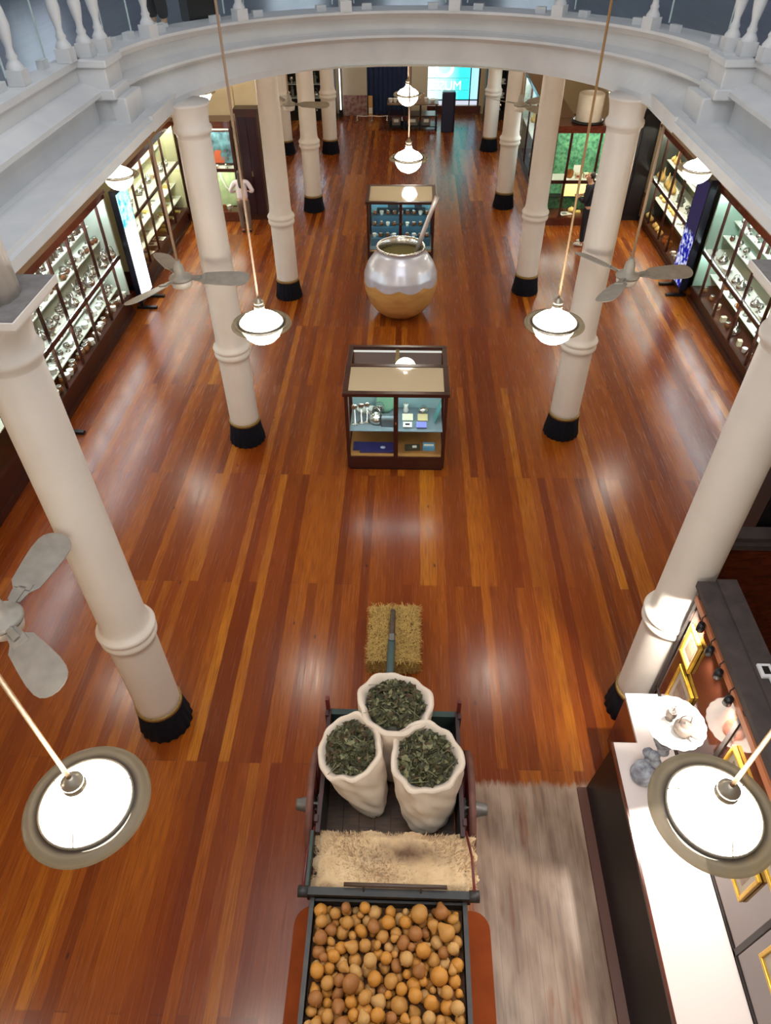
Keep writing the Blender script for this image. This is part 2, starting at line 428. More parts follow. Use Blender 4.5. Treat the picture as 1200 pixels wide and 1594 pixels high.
# fluted upper columns standing on the first pair
for x, y, lb in ((XL, 4.04, 'fluted white post standing on the nearest left capital'), (XR, 4.357, 'fluted white post standing on the nearest right capital')):
    t = MB().lathe([(0.0, 5.207), (0.22, 5.207), (0.215, 5.6), (0.20, 8.0), (0.0, 8.0)], 112, fn=lambda a, z: 1 + 0.055 * abs(math.cos(a * 8))).build('fluted_post', white_col, loc=(x, y, 0))
    tag(t, lb, 'column', kind='thing')

# ------------------------------------------------------------------ gallery railing
rail = thing('gallery_railing', 'white balustrade with glass panels round the edge of the upper gallery', 'railing', (0, 0, 0))
bal_prof = [(0.0, 0.0), (0.075, 0.0), (0.075, 0.14), (0.055, 0.17), (0.042, 0.19), (0.05, 0.215), (0.036, 0.24), (0.032, 0.28), (0.05, 0.36), (0.062, 0.44), (0.05, 0.54), (0.034, 0.62), (0.045, 0.65), (0.03, 0.68), (0.03, 0.74), (0.05, 0.78), (0.05, 0.86), (0, 0.86)]
def baluster_mb():
    b = MB(); b.box((0, 0, 0.06), (0.15, 0.15, 0.12)); b.lathe(bal_prof, 16); return b
proto = baluster_mb().build('baluster', plaster, rail)
bal_pts = [(*ell(math.radians(a), 0.06), math.radians(a)) for a in (158, 132, 106, 80, 55, 31)]
for sg in (-1, 1):
    bal_pts += [(sg * 3.42, 7.94, 0), (sg * 3.32, 8.22, 0), (sg * 3.23, 8.45, 0)]
    bal_pts += [(sg * 3.49, y, 0) for y in (6.98, 5.6, 4.2, 2.8, 1.4)]
for i, (x, y, a) in enumerate(bal_pts):
    o = proto if i == 0 else proto.copy()
    if i: COL.objects.link(o); o.parent = rail
    o.location = (x, y, 5.772); o.rotation_euler = (0, 0, a)
# glass panels with pale edges, and the little clamps that hold them
angs = [167, 145, 119, 93, 67.5, 43, 15]
def pane(p, q):
    d = Vector((q[0] - p[0], q[1] - p[1], 0)); L = d.length; a = math.atan2(d.y, d.x); c = ((p[0] + q[0]) / 2, (p[1] + q[1]) / 2, 6.33)
    g = MB().box((0, 0, 0), (L, 0.010, 0.98)).build('glass_panel', glass, rail, loc=c, rz=a)
    for s in (-1, 1): MB().box((s * L / 2, 0, 0), (0.012, 0.014, 0.98)).build('pane_edge', glass_edge, g)
    for s in (-0.36, 0.36):
        MB().box((L * s, -0.0, -0.525), (0.13, 0.07, 0.075)).build('clamp', plaster, g)
for A, B in zip((172, 158, 132, 106, 80, 55, 31), (158, 132, 106, 80, 55, 31, 8)):
    pane(ell(math.radians(A - 2.5), 0.19), ell(math.radians(B + 2.5), 0.19))
for sg in (-1, 1):
    yy = [7.85, 6.98, 5.6, 4.2, 2.8, 1.4]
    for a_, b_ in zip(yy, yy[1:]): pane((sg * 3.55, a_ - 0.1), (sg * 3.55, b_ + 0.1))
b = MB(); pts = [(-3.49, 1.0, 6.66), (-3.49, 7.9, 6.66)] + [(*ell(PI - PI * i / 30, 0.06), 6.66) for i in range(1, 30)] + [(3.49, 7.9, 6.66), (3.49, 1.0, 6.66)]
b.tube(pts, 0.055, 8); b.build('handrail', plaster, rail)

# ------------------------------------------------------------------ pendant lamps
def make_lamp(x, y, z, ztop, label, rod_mat):
    t = thing('pendant_lamp', label, 'lamp', (x, y, z), group='opal globe pendant lamps')
    # rod from ceiling to fitter
    MB().tube([(0, 0, 0.29), (0, 0, ztop - z)], 0.012, 8).build('rod', rod_mat, t)
    MB().lathe([(0.0, 0.195), (0.058, 0.195), (0.06, 0.212), (0.046, 0.218), (0.046, 0.235), (0.056, 0.24), (0.056, 0.256), (0.038, 0.265), (0.025, 0.295), (0, 0.297)], 24).build('fitter_cap', mat('nickel', srgb(168, 156, 138), 0.35, 0.6), t)
    MB().lathe([(0.045, 0.205), (0.05, 0.17), (0.068, 0.135), (0.115, 0.105), (0.175, 0.075), (0.222, 0.035), (0.238, 0.0), (0.236, -0.02), (0.222, -0.08), (0.190, -0.14), (0.14, -0.19), (0.07, -0.225), (0, -0.235)], 40).build('globe', GLOBE, t)
    MB().lathe([(0.240, 0.012), (0.250, 0.002), (0.285, 0.016), (0.318, 0.012), (0.332, -0.012), (0.328, -0.016), (0.312, 0.004), (0.285, 0.008), (0.250, -0.008), (0.240, -0.004)], 56).build('disc_brim', brim_m, t)
    b = MB().lathe([(0.236, 0.020), (0.246, 0.020), (0.246, -0.022), (0.236, -0.022)], 48)
    for k in range(3):
        a = k * 2 * PI / 3 + 0.6
        b.tube([(0.246 * math.cos(a), 0.246 * math.sin(a), 0.01), (0.19 * math.cos(a), 0.18 * math.sin(a), 0.078)], 0.004, 5)
    b.build('holder_ring', mat('nickel', srgb(168, 156, 138), 0.35, 0.6), t)
    return t
make_lamp(-1.671, 1.55, 3.55, ZT, 'opal globe lamp with grey disc hanging nearest on the left', brass)
make_lamp(1.657, 1.604, 3.55, ZT, 'opal globe lamp with grey disc hanging over the white counter', brass)
make_lamp(-1.613, 6.912, 3.5, ZT, 'lit globe lamp hanging left of the front glass showcase', rodw)
make_lamp(1.618, 6.976, 3.5, ZT, 'lit globe lamp hanging right of the front glass showcase', brass)
make_lamp(-0.026, 12.758, 3.5, ZG, 'lit globe lamp hanging in mid hall above the rear showcase', rodw)
make_lamp(-0.071, 17.6, 3.42, ZG, 'farthest lit globe lamp, near the table with cups', rodw)
make_lamp(-4.777, 11.838, 3.5, ZG, 'lit globe lamp in the left aisle before the wall cases', rodw)
make_lamp(4.746, 12.265, 3.5, ZG, 'lit globe lamp in the right aisle before the wall cases', rodw)

make_lamp(-4.70, 17.45, 3.5, ZG, 'globe lamp peeping out behind the capital of the middle left column', rodw)
make_lamp(4.62, 17.6, 3.5, ZG, 'globe lamp peeping out behind the capital of the middle right column', rodw)
for x, y, lb in ((-4.8, 6.5, 'unseen globe lamp under the left gallery beside the white panelled case'), (-4.8, 1.2, 'unseen globe lamp under the left gallery nearest the camera'), (4.75, 6.9, 'unseen globe lamp under the right gallery beyond the dark screen wall'),
                 (-4.7, 22.9, 'unseen globe lamp at the far end of the left aisle'), (5.4, 23.2, 'unseen globe lamp at the far end of the right aisle'), (0.0, 22.9, 'globe lamp of the middle row hidden by the curved gallery edge'), (0.0, 27.6, 'unseen last globe lamp of the middle row')):
    make_lamp(x, y, 3.45, ZG, lb, rodw)  # unseen lamps, added to the rows for more light in aisles and far hall

# ------------------------------------------------------------------ ceiling fans
def make_fan(x, y, z, ztop, angs, label, L=0.95):
    t = thing('ceiling_fan', label, 'fan', (x, y, z), group='three-bladed ceiling fans')
    MB().tube([(0, 0, 0.2), (0, 0, ztop - z)], 0.018, 8).build('rod', rodw, t)
    MB().lathe([(0, -0.13), (0.09, -0.13), (0.125, -0.11), (0.135, -0.06), (0.135, -0.02), (0, -0.02)], 28).build('lower_cup', fanw, t)
    MB().lathe([(0, -0.02), (0.15, -0.02), (0.155, 0.0), (0.14, 0.025), (0.075, 0.05), (0.065, 0.14), (0.06, 0.17), (0.04, 0.19), (0.04, 0.23), (0, 0.23)], 28).build('motor_housing', fanm, t)
    for a in angs:
        bl = MB()
        prof = [(0.16, 0.045), (0.26, 0.06), (0.32, 0.105), (0.5, 0.125), (L - 0.2, 0.135), (L - 0.10, 0.130), (L - 0.05, 0.115), (L - 0.015, 0.085), (L + 0.005, 0.05), (L + 0.015, 0.0)]
        up = [(x_, w) for x_, w in prof]; lo = [(x_, -w) for x_, w in prof[:-1]][::-1]
        bl.prism(up + lo, -0.005, 0.005)
        o = bl.build('blade', fanm, t, rot=Euler((math.radians(13), 0, 0)))
        o.rotation_euler = (Matrix.Rotation(math.radians(a), 3, 'Z') @ Matrix.Rotation(math.radians(16), 3, 'X')).to_euler()
        MB().box((0.20, 0, 0.012), (0.18, 0.05, 0.016)).box((0.30, 0, 0.012), (0.06, 0.12, 0.016)).build('blade_bracket', fanm, o)
    return t
make_fan(-2.985, 8.58, 3.25, 5.05, (-1, 238, 122), 'grey ceiling fan hanging in front of the left wall cases', 0.90)
make_fan(2.87, 8.75, 3.25, 5.05, (10, 126, 238), 'grey ceiling fan hanging on the right beside the middle column', 0.88)
make_fan(-2.86, 2.95, 3.30, 5.05, (82, -42, 203), 'nearest grey ceiling fan, cut by the left edge', 0.84)
make_fan(-2.85, 18.13, 3.1, ZG, (-6, 118, 236), 'far ceiling fan beside the fourth left column')
make_fan(2.53, 18.1, 3.1, ZG, (-55, 140, 40), 'far ceiling fan beside the fourth right column')

# ------------------------------------------------------------------ small exhibits
def proto_mesh(name, mb, mats):
    bmesh.ops.recalc_face_normals(mb.bm, faces=mb.bm.faces[:])
    me = bpy.data.meshes.new(name); mb.bm.to_mesh(me); mb.bm.free()
    for x in mats: me.materials.append(x)
    return me
PM = {}
PM['silver_cup'] = proto_mesh('silver_cup', MB().lathe([(0, 0), (0.055, 0), (0.05, 0.012), (0.018, 0.03), (0.015, 0.06), (0.05, 0.08), (0.066, 0.115), (0.06, 0.15), (0.048, 0.165), (0.052, 0.175), (0.042, 0.172), (0, 0.16)], 14), [silver])
PM['gourd_cup'] = proto_mesh('gourd_cup', MB().lathe([(0, 0), (0.03, 0), (0.055, 0.025), (0.066, 0.06), (0.056, 0.095), (0.045, 0.11)], 14, mi=1).lathe([(0.046, 0.105), (0.052, 0.115), (0.052, 0.135), (0.042, 0.135), (0, 0.125)], 14), [silver, gourd_b])
PM['china_cup'] = proto_mesh('china_cup', MB().lathe([(0, 0), (0.04, 0), (0.042, 0.015), (0.058, 0.05), (0.06, 0.095), (0.064, 0.1), (0.054, 0.098), (0, 0.06)], 14).tube([(0.056, 0, 0.085), (0.09, 0, 0.075), (0.09, 0, 0.045), (0.055, 0, 0.035)], 0.008, 6), [whitec])
PM['kettle'] = proto_mesh('kettle', MB().lathe([(0, 0), (0.08, 0), (0.1, 0.04), (0.095, 0.09), (0.06, 0.125), (0.035, 0.13), (0.035, 0.145), (0.012, 0.155), (0, 0.17)], 16).tube([(0.09, 0, 0.05), (0.14, 0, 0.08), (0.155, 0, 0.125)], [0.02, 0.014, 0.01], 7).tube([(-0.07, 0, 0.11), (-0.05, 0, 0.2), (0.0, 0, 0.23), (0.05, 0, 0.2), (0.07, 0, 0.11)], 0.008, 6), [silver])
PM['calabash'] = proto_mesh('calabash', MB().lathe([(0, 0), (0.06, 0.01), (0.095, 0.06), (0.09, 0.12), (0.05, 0.17), (0.028, 0.23), (0.02, 0.32), (0.012, 0.38), (0, 0.39)], 14), [gourd_y])
PM['round_gourd'] = proto_mesh('round_gourd', MB().lathe([(0, 0), (0.05, 0.008), (0.085, 0.05), (0.085, 0.09), (0.05, 0.13), (0.015, 0.145), (0.008, 0.17), (0, 0.171)], 14), [gourd_y])
PM['bowl'] = proto_mesh('bowl', MB().lathe([(0, 0), (0.05, 0), (0.05, 0.015), (0.1, 0.06), (0.115, 0.085), (0.105, 0.085), (0.06, 0.03), (0, 0.02)], 16), [whitec])
PM['book'] = proto_mesh('book', MB().box((0, 0, 0.02), (0.15, 0.21, 0.034), mi=1).box((0, 0, 0.0385), (0.156, 0.215, 0.003)).box((0, 0, 0.0015), (0.156, 0.215, 0.003)).box((-0.0765, 0, 0.02), (0.003, 0.215, 0.04)), [mat('olive_cover', srgb(196, 176, 96), 0.6), paper])
PM['carton'] = proto_mesh('carton', MB().box((0, 0, 0.06), (0.12, 0.09, 0.12)).box((0, 0, 0.123), (0.126, 0.096, 0.006)).box((0, -0.046, 0.06), (0.08, 0.002, 0.05), mi=1), [mat('cream_carton', srgb(222, 210, 178), 0.6), mat('carton_label', srgb(150, 60, 44), 0.6)])
PM['document'] = proto_mesh('document', MB().box((0, 0, 0.003), (0.24, 0.32, 0.006)).box((0, 0.05, 0.0065), (0.16, 0.14, 0.001), mi=1), [paper, mat('print_grey', srgb(120, 126, 118), 0.7)])
PM['copper_pot'] = proto_mesh('copper_pot', MB().lathe([(0, 0), (0.07, 0), (0.1, 0.05), (0.1, 0.12), (0.075, 0.17), (0.085, 0.185), (0.07, 0.185), (0, 0.15)], 16).tube([(0.09, 0, 0.15), (0.14, 0, 0.13), (0.13, 0, 0.07), (0.095, 0, 0.05)], 0.01, 6), [mat('copper', srgb(200, 128, 70), 0.28, 0.9)])
PM['figurine'] = proto_mesh('figurine', MB().lathe([(0, 0), (0.06, 0), (0.06, 0.02), (0.04, 0.03), (0.05, 0.1), (0.042, 0.15), (0.05, 0.19), (0.02, 0.215), (0.034, 0.24), (0.036, 0.265), (0.02, 0.29), (0, 0.295)], 14).tube([(0.045, 0, 0.185), (0.075, 0.02, 0.13), (0.04, 0.06, 0.11)], 0.014, 6).tube([(-0.045, 0, 0.185), (-0.075, 0.02, 0.13), (-0.04, 0.06, 0.11)], 0.014, 6), [mat('grey_bronze', srgb(120, 122, 112), 0.45, 0.4)])
PM['horn_cup'] = proto_mesh('horn_cup', MB().lathe([(0, 0), (0.045, 0), (0.04, 0.02), (0.035, 0.12), (0.044, 0.155), (0.036, 0.15), (0, 0.13)], 14).tube([(0, 0, 0.13), (0.03, 0, 0.26)], 0.005, 5), [mat('dark_horn', srgb(70, 56, 44), 0.3), silver])
KIND = {'silver_cup': ('silver footed cup', 'cup'), 'gourd_cup': ('brown gourd cup', 'cup'), 'china_cup': ('white china cup', 'cup'), 'kettle': ('silver kettle', 'kettle'), 'calabash': ('yellow long-necked calabash', 'gourd'),
        'round_gourd': ('yellow round gourd', 'gourd'), 'bowl': ('white bowl', 'bowl'), 'book': ('olive book', 'book'), 'carton': ('cream carton', 'box'), 'document': ('printed sheet', 'document'),
        'copper_pot': ('copper pot', 'pot'), 'figurine': ('grey figurine', 'figurine'), 'horn_cup': ('dark horn cup', 'cup')}
NPUT = [0]
def put(kind, x, y, z, rz, where, sc=1.0):
    o = bpy.data.objects.new(kind, PM[kind]); COL.objects.link(o)
    o.location = (x, y, z); o.rotation_euler = (0, 0, rz); o.scale = (sc,) * 3
    a, c = KIND[kind]
    tag(o, '%s %s' % (a, where), c, '%ss %s' % (a, where))
    NPUT[0] += 1
    return o

# ------------------------------------------------------------------ glazed cases along the walls
def wall_case(name_label, side_sign, xf, xb, y0, y1, zb, zt, mull, zrail, shelves, back, strip):
    """front glass on x=xf, back on x=xb, running from y0 to y1"""
    t = thing('display_case', name_label, 'display case', (xf, (y0 + y1) / 2, 0))
    ym = (y0 + y1) / 2; d = xb - xf; s = 1 if d > 0 else -1
    L = lambda x, y, z: (x - xf, y - ym, z)
    b = MB(); b.span(L(xf + s * 0.03, y0, 0), L(xb, y1, zb - 0.05)); b.span(L(xf - s * 0.03, y0, zb - 0.07), L(xb, y1, zb)); b.span(L(xf - s * 0.02, y0, 0), L(xb, y1, 0.10))
    b.build('base', wood, t)
    MB().span(L(xf - s * 0.02, y0, zt), L(xb, y1, zt + 0.10)).span(L(xf - s * 0.06, y0, zt + 0.10), L(xb, y1, zt + 0.16)).build('cornice', wood2, t)
    b = MB(); b.span(L(xf + s * 0.08, y0, zt - 0.03), L(xf + s * 0.13, y1, zt)); b.build('light_strip', strip, t)
    if zrail: MB().span(L(xf + s * 0.07, y0 + 0.05, zrail - 0.045), L(xf + s * 0.10, y1 - 0.05, zrail - 0.03)).build('light_strip', strip, t)  # second strip added under the rail to light the lower shelves
    MB().span(L(xb - s * 0.03, y0, zb), L(xb, y1, zt)).build('back_panel', back, t)
    MB().span(L(xf, y0, zb), L(xb, y0 + 0.04, zt)).build('end_panel', back, t); MB().span(L(xf, y1 - 0.04, zb), L(xb, y1, zt)).build('end_panel', back, t)
    for y in mull:
        MB().span(L(xf - s * 0.015, y - 0.018, zb), L(xf + s * 0.035, y + 0.018, zt)).build('mullion', wood, t)
    if zrail:
        MB().span(L(xf - s * 0.012, y0, zrail - 0.03), L(xf + s * 0.03, y1, zrail + 0.03)).build('rail', wood, t)
    ys = [y0 + 0.04] + list(mull) + [y1 - 0.04]
    for a, c in zip(ys, ys[1:]):
        MB().span(L(xf + s * 0.006, a, zb), L(xf + s * 0.012, c, zt)).build('glass_pane', glass, t)
    for (z, x0, x1) in shelves:
        MB().span(L(x0, y0 + 0.04, z - 0.02), L(x1, y1 - 0.04, z)).build('shelf', shelfg, t)
    return t
# left wall, near case
wall_case('tall glazed wall case packed with silver and white cups on the left', -1, -6.0, -6.62, 9.70, 13.85, 0.45, 2.45, (10.2, 11.02, 11.85, 12.68, 13.4), 1.27,
          [(1.32, -6.04, -6.59), (1.62, -6.30, -6.59), (1.92, -6.44, -6.59), (0.62, -6.20, -6.59), (0.82, -6.38, -6.59), (1.02, -6.48, -6.59)], backp, STRIP)
BAY = ['near end bay', 'second bay', 'third bay', 'fourth bay', 'far end bay']
rng = random.Random(4)
for bi, (ya, yb) in enumerate(((9.85, 10.15), (10.3, 10.95), (11.1, 11.78), (11.93, 12.6), (12.75, 13.75))):
    for (z, xa, xb, lev, kinds) in ((1.32, -6.10, -6.24, 'on upper shelf', ('silver_cup', 'silver_cup', 'kettle')), (1.62, -6.34, -6.40, 'on raised shelf', ('silver_cup', 'china_cup', 'gourd_cup')), (1.92, -6.48, -6.52, 'on top step', ('silver_cup', 'horn_cup')),
                                    (0.45, -6.08, -6.14, 'on case floor', ('china_cup', 'gourd_cup')), (0.62, -6.26, -6.32, 'on lowest step', ('china_cup', 'silver_cup')), (0.82, -6.41, -6.45, 'on middle step', ('silver_cup', 'china_cup')), (1.02, -6.5, -6.53, 'on high step', ('china_cup', 'silver_cup'))):
        n_ = max(2, int((yb - ya) / 0.125))
        for k in range(n_):
            kd = rng.choice(kinds)
            put(kd, rng.uniform(xa, xb), ya + (yb - ya) * (k + 0.5) / n_ + rng.uniform(-0.02, 0.02), z, rng.uniform(0, 6), '%s, %s, near left wall case' % (lev, BAY[bi]), rng.uniform(0.85, 1.15))
# left wall, far case
wall_case('glazed wall case with papers and books on the left, beyond the bright screen', -1, -6.0, -6.62, 14.95, 19.0, 0.45, 2.45, (15.5, 16.25, 17.1, 17.85), 1.58,
          [(1.60, -6.04, -6.59), (1.08, -6.18, -6.59), (0.75, -6.10, -6.59), (2.0, -6.4, -6.59)], mat('case_straw_backboard', srgb(196, 196, 156), 0.7), STRIPW)
for bi, (ya, yb) in enumerate(((15.05, 15.42), (15.6, 16.15), (16.35, 17.0), (17.2, 17.75), (17.95, 18.8))):
    for (z, xa, lev, kinds) in ((1.60, -6.28, 'on upper shelf', ('carton', 'china_cup', 'kettle')), (1.08, -6.36, 'on middle shelf', ('document', 'book', 'figurine')), (0.75, -6.3, 'on lower shelf', ('book', 'document', 'carton')), (0.452, -6.2, 'on case floor', ('document', 'book'))):
        for k in range(2):
            put(rng.choice(kinds), xa + rng.uniform(-0.05, 0.05), ya + (yb - ya) * (k + 0.5) / 2, z, rng.uniform(-0.3, 0.3) + PI / 2, '%s, %s, far left wall case' % (lev, BAY[bi]), 0.9)
# left wall, nearest case with white panels (seen left of the column)
wall_case('low wall case with white panels and dark glass at the left edge', -1, -6.05, -6.62, 6.6, 9.2, 0.55, 2.45, (7.4, 8.3), None, [(1.0, -6.1, -6.59)], mat('white_boarding', srgb(218, 222, 212), 0.5), STRIP)
# right wall, near case
wall_case('tall glazed wall case with copper pots and silver on the right', 1, 6.3, 6.92, 9.6, 14.75, 0.33, 2.3, (10.4, 11.4, 12.35, 13.3, 14.2), 1.08,
          [(1.15, 6.34, 6.89), (1.45, 6.6, 6.89), (1.75, 6.74, 6.89), (0.6, 6.6, 6.89)], mat('case_green_backboard', srgb(150, 174, 156), 0.7), STRIP)
for bi, (ya, yb) in enumerate(((9.7, 10.3), (10.5, 11.3), (11.5, 12.25), (12.45, 13.2), (13.4, 14.6))):
    for (z, xa, xb, lev, kinds) in ((1.15, 6.40, 6.5, 'on upper shelf', ('copper_pot', 'kettle', 'silver_cup', 'bowl')), (1.45, 6.66, 6.7, 'on raised shelf', ('silver_cup', 'gourd_cup', 'figurine')), (1.75, 6.79, 6.81, 'on top step', ('horn_cup', 'silver_cup')),
                                    (0.33, 6.42, 6.5, 'on case floor', ('china_cup', 'kettle', 'carton', 'gourd_cup')), (0.6, 6.68, 6.76, 'on lower step', ('copper_pot', 'horn_cup', 'figurine'))):
        n_ = 3 if yb - ya > 0.7 else 2
        for k in range(n_):
            put(rng.choice(kinds), rng.uniform(xa, xb), ya + (yb - ya) * (k + 0.5) / n_, z, rng.uniform(0, 6), '%s, %s, near right wall case' % (lev, BAY[bi]), rng.uniform(0.8, 1.05))
# right wall, far case
wall_case('glazed wall case with yellow gourds on the right, beyond the dark screen', 1, 6.3, 6.92, 15.35, 19.3, 0.2, 2.25, (16.0, 16.85, 17.62, 18.65), 1.15,
          [(1.20, 6.34, 6.89), (1.6, 6.6, 6.89), (0.68, 6.5, 6.89)], backd, STRIPW)
for bi, (ya, yb) in enumerate(((15.45, 15.9), (16.1, 16.75), (16.95, 17.5), (17.75, 18.5), (18.7, 19.2))):
    far = bi >= 3
    for (z, xa, lev, kinds) in ((1.20, 6.46, 'on upper shelf', ('calabash', 'calabash') if far else ('silver_cup', 'figurine')), (1.6, 6.72, 'on raised shelf', ('round_gourd', 'calabash') if far else ('gourd_cup', 'bowl')),
                                (0.2, 6.42, 'on case floor', ('round_gourd',) if far else ('china_cup', 'copper_pot')), (0.68, 6.66, 'on lower step', ('round_gourd', 'calabash') if far else ('silver_cup', 'document'))):
        n_ = 3 if yb - ya > 0.6 else 2
        for k in range(n_):
            put(rng.choice(kinds), xa, ya + (yb - ya) * (k + 0.5) / n_, z, rng.uniform(0, 6), '%s, %s, far right wall case' % (lev, BAY[bi]), 0.9)

# cases that face the camera at the ends of the aisles
def facing_case(label, x0, x1, yf, depth, zb, zt, mull, zrail, back, strip, shelves=()):
    t = thing('display_case', label, 'display case', ((x0 + x1) / 2, yf, 0)); xm = (x0 + x1) / 2
    L = lambda x, y, z: (x - xm, y - yf, z)
    MB().span(L(x0, yf + 0.02, 0), L(x1, yf + depth, zb)).span(L(x0, yf - 0.03, zb - 0.05), L(x1, yf, zb)).build('base', wood2, t)
    MB().span(L(x0, yf - 0.04, zt), L(x1, yf + depth, zt + 0.16)).build('cornice', wood2, t)
    MB().span(L(x0, yf + depth - 0.03, zb), L(x1, yf + depth, zt)).build('back_panel', back, t)
    MB().span(L(x0, yf, zb), L(x0 + 0.06, yf + depth, zt)).build('end_panel', wood, t); MB().span(L(x1 - 0.06, yf, zb), L(x1, yf + depth, zt)).build('end_panel', wood, t)
    MB().span(L(x0 + 0.06, yf + 0.08, zt - 0.03), L(x1 - 0.06, yf + 0.13, zt)).build('light_strip', strip, t)
    xs = [x0 + 0.06] + list(mull) + [x1 - 0.06]
    for x in mull: MB().span(L(x - 0.03, yf - 0.01, zb), L(x + 0.03, yf + 0.03, zt)).build('mullion', wood, t)
    if zrail: MB().span(L(x0 + 0.06, yf + 0.06, zrail - 0.055), L(x1 - 0.06, yf + 0.09, zrail - 0.04)).build('light_strip', strip, t)  # extra strip below the rail, added to brighten the lower compartment
    if zrail: MB().span(L(x0, yf - 0.01, zrail - 0.04), L(x1, yf + 0.03, zrail + 0.04)).build('rail', wood, t)
    for a, c in zip(xs, xs[1:]): MB().span(L(a, yf + 0.006, zb), L(c, yf + 0.012, zt)).build('glass_pane', glass, t)
    for z in shelves: MB().span(L(x0 + 0.06, yf + 0.06, z - 0.02), L(x1 - 0.06, yf + depth - 0.03, z)).build('shelf', shelfg, t)
    return t
facing_case('glazed case with a blue picture at the end of the left aisle', -6.02, -4.55, 19.15, 0.55, 0.27, 2.33, (-5.62,), 1.33, mat('case_pale_backboard', srgb(214, 216, 196), 0.7), STRIPW, (1.33,))
# blue picture with an orange splash, leaning in the upper part of that case
def splash_mat():
    m = bpy.data.materials.new('blue_picture_print'); m.use_nodes = True
    n = m.node_tree.nodes; l = m.node_tree.links; b = n['Principled BSDF']
    tc = n.new('ShaderNodeTexCoord'); nz = n.new('ShaderNodeTexNoise'); nz.inputs['Scale'].default_value = 5; nz.inputs['Detail'].default_value = 5
    l.new(tc.outputs['Object'], nz.inputs['Vector'])
    r = n.new('ShaderNodeValToRGB'); e = r.color_ramp.elements
    e[0].position = 0.35; e[0].color = srgb(22, 44, 58); e[1].position = 0.7; e[1].color = srgb(112, 158, 168)
    l.new(nz.outputs['Fac'], r.inputs[0])
    vd = n.new('ShaderNodeVectorMath'); vd.operation = 'DISTANCE'; vd.inputs[1].default_value = (-0.02, 0, 0.14); l.new(tc.outputs['Object'], vd.inputs[0])
    ad = n.new('ShaderNodeMath'); ad.operation = 'ADD'; l.new(vd.outputs['Value'], ad.inputs[0]); l.new(nz.outputs['Fac'], ad.inputs[1])
    mr = n.new('ShaderNodeMapRange'); mr.inputs[1].default_value = 0.62; mr.inputs[2].default_value = 0.7; mr.inputs[3].default_value = 1; mr.inputs[4].default_value = 0
    l.new(ad.outputs[0], mr.inputs[0])
    mx = n.new('ShaderNodeMix'); mx.data_type = 'RGBA'; mx.inputs[7].default_value = srgb(196, 92, 58); l.new(mr.outputs[0], mx.inputs[0]); l.new(r.outputs[0], mx.inputs[6])
    l.new(mx.outputs[2], b.inputs['Base Color'])
    return m
pic = thing('picture', 'blue picture with an orange patch in the left aisle end case', 'picture', (-5.08, 19.58, 1.36))
MB().box((0, 0, 0.40), (0.86, 0.02, 0.78)).build('canvas', splash_mat(), pic, loc=(0, 0, 0))
MB().box((0, -0.01, 0.80), (0.90, 0.04, 0.03)).box((0, -0.01, 0.015), (0.90, 0.04, 0.03)).box((-0.44, -0.01, 0.4), (0.03, 0.04, 0.8)).box((0.44, -0.01, 0.4), (0.03, 0.04, 0.8)).build('frame', wood, pic)
mp = thing('map_panel', 'pale green map with white band low in the left aisle end case', 'map', (-5.08, 19.6, 0.27))
MB().box((0, 0, 0.5), (0.86, 0.02, 0.96)).build('sheet', mat('map_green', srgb(190, 206, 160), 0.7, noise=(srgb(150, 176, 128), 6, 0.9)), mp)
MB().tube([(-0.05, -0.02, 0.92), (0.0, -0.02, 0.7), (0.08, -0.02, 0.5), (0.24, -0.02, 0.38)], 0.025, 6).build('white_band', whitec, mp)
put('china_cup', -4.95, 19.35, 0.27, 0.4, 'at the foot of the green map', 1.1); put('copper_pot', -5.08, 19.36, 0.27, 0.4, 'at the foot of the green map', 0.6)
put('figurine', -5.35, 19.38, 1.33, 0.2, 'under the blue picture', 0.5); put('bowl', -5.15, 19.36, 1.33, 0.2, 'under the blue picture', 0.7); put('silver_cup', -4.85, 19.36, 1.33, 0.2, 'under the blue picture', 0.7)
put('china_cup', -5.85, 19.36, 1.33, 0.2, 'in the left bay of the left aisle end case', 0.9)
# cream wall over that case, dark cupboard beside it
b = MB(); b.span((-6.7, 19.72, 0), (-3.86, 19.85, ZG)); struct('wall_rear_left', b, cream)
b = MB(); b.span((-6.6, 19.66, 2.9), (-4.62, 19.72, 4.9)); b.span((-4.53, 19.64, 0), (-4.49, 19.72, ZG)); struct('trim_7', b, cream)
t = thing('wooden_cupboard', 'tall dark wooden cupboard beside the case with the blue picture', 'cupboard', (-4.17, 19.35, 0))
MB().span((-0.27, 0, 0.08), (0.27, 0.36, 2.62)).span((-0.30, -0.03, 0), (0.30, 0.36, 0.1)).span((-0.30, -0.03, 2.62), (0.30, 0.36, 2.72)).build('body', wood, t)
MB().span((-0.22, -0.025, 0.16), (-0.01, 0, 2.54)).span((0.01, -0.025, 0.16), (0.22, 0, 2.54)).build('door', mat('black_violet_wood', srgb(42, 20, 30), 0.25), t)
MB().box((0.0, -0.04, 1.2), (0.02, 0.03, 0.12)).build('handle', brass, t)

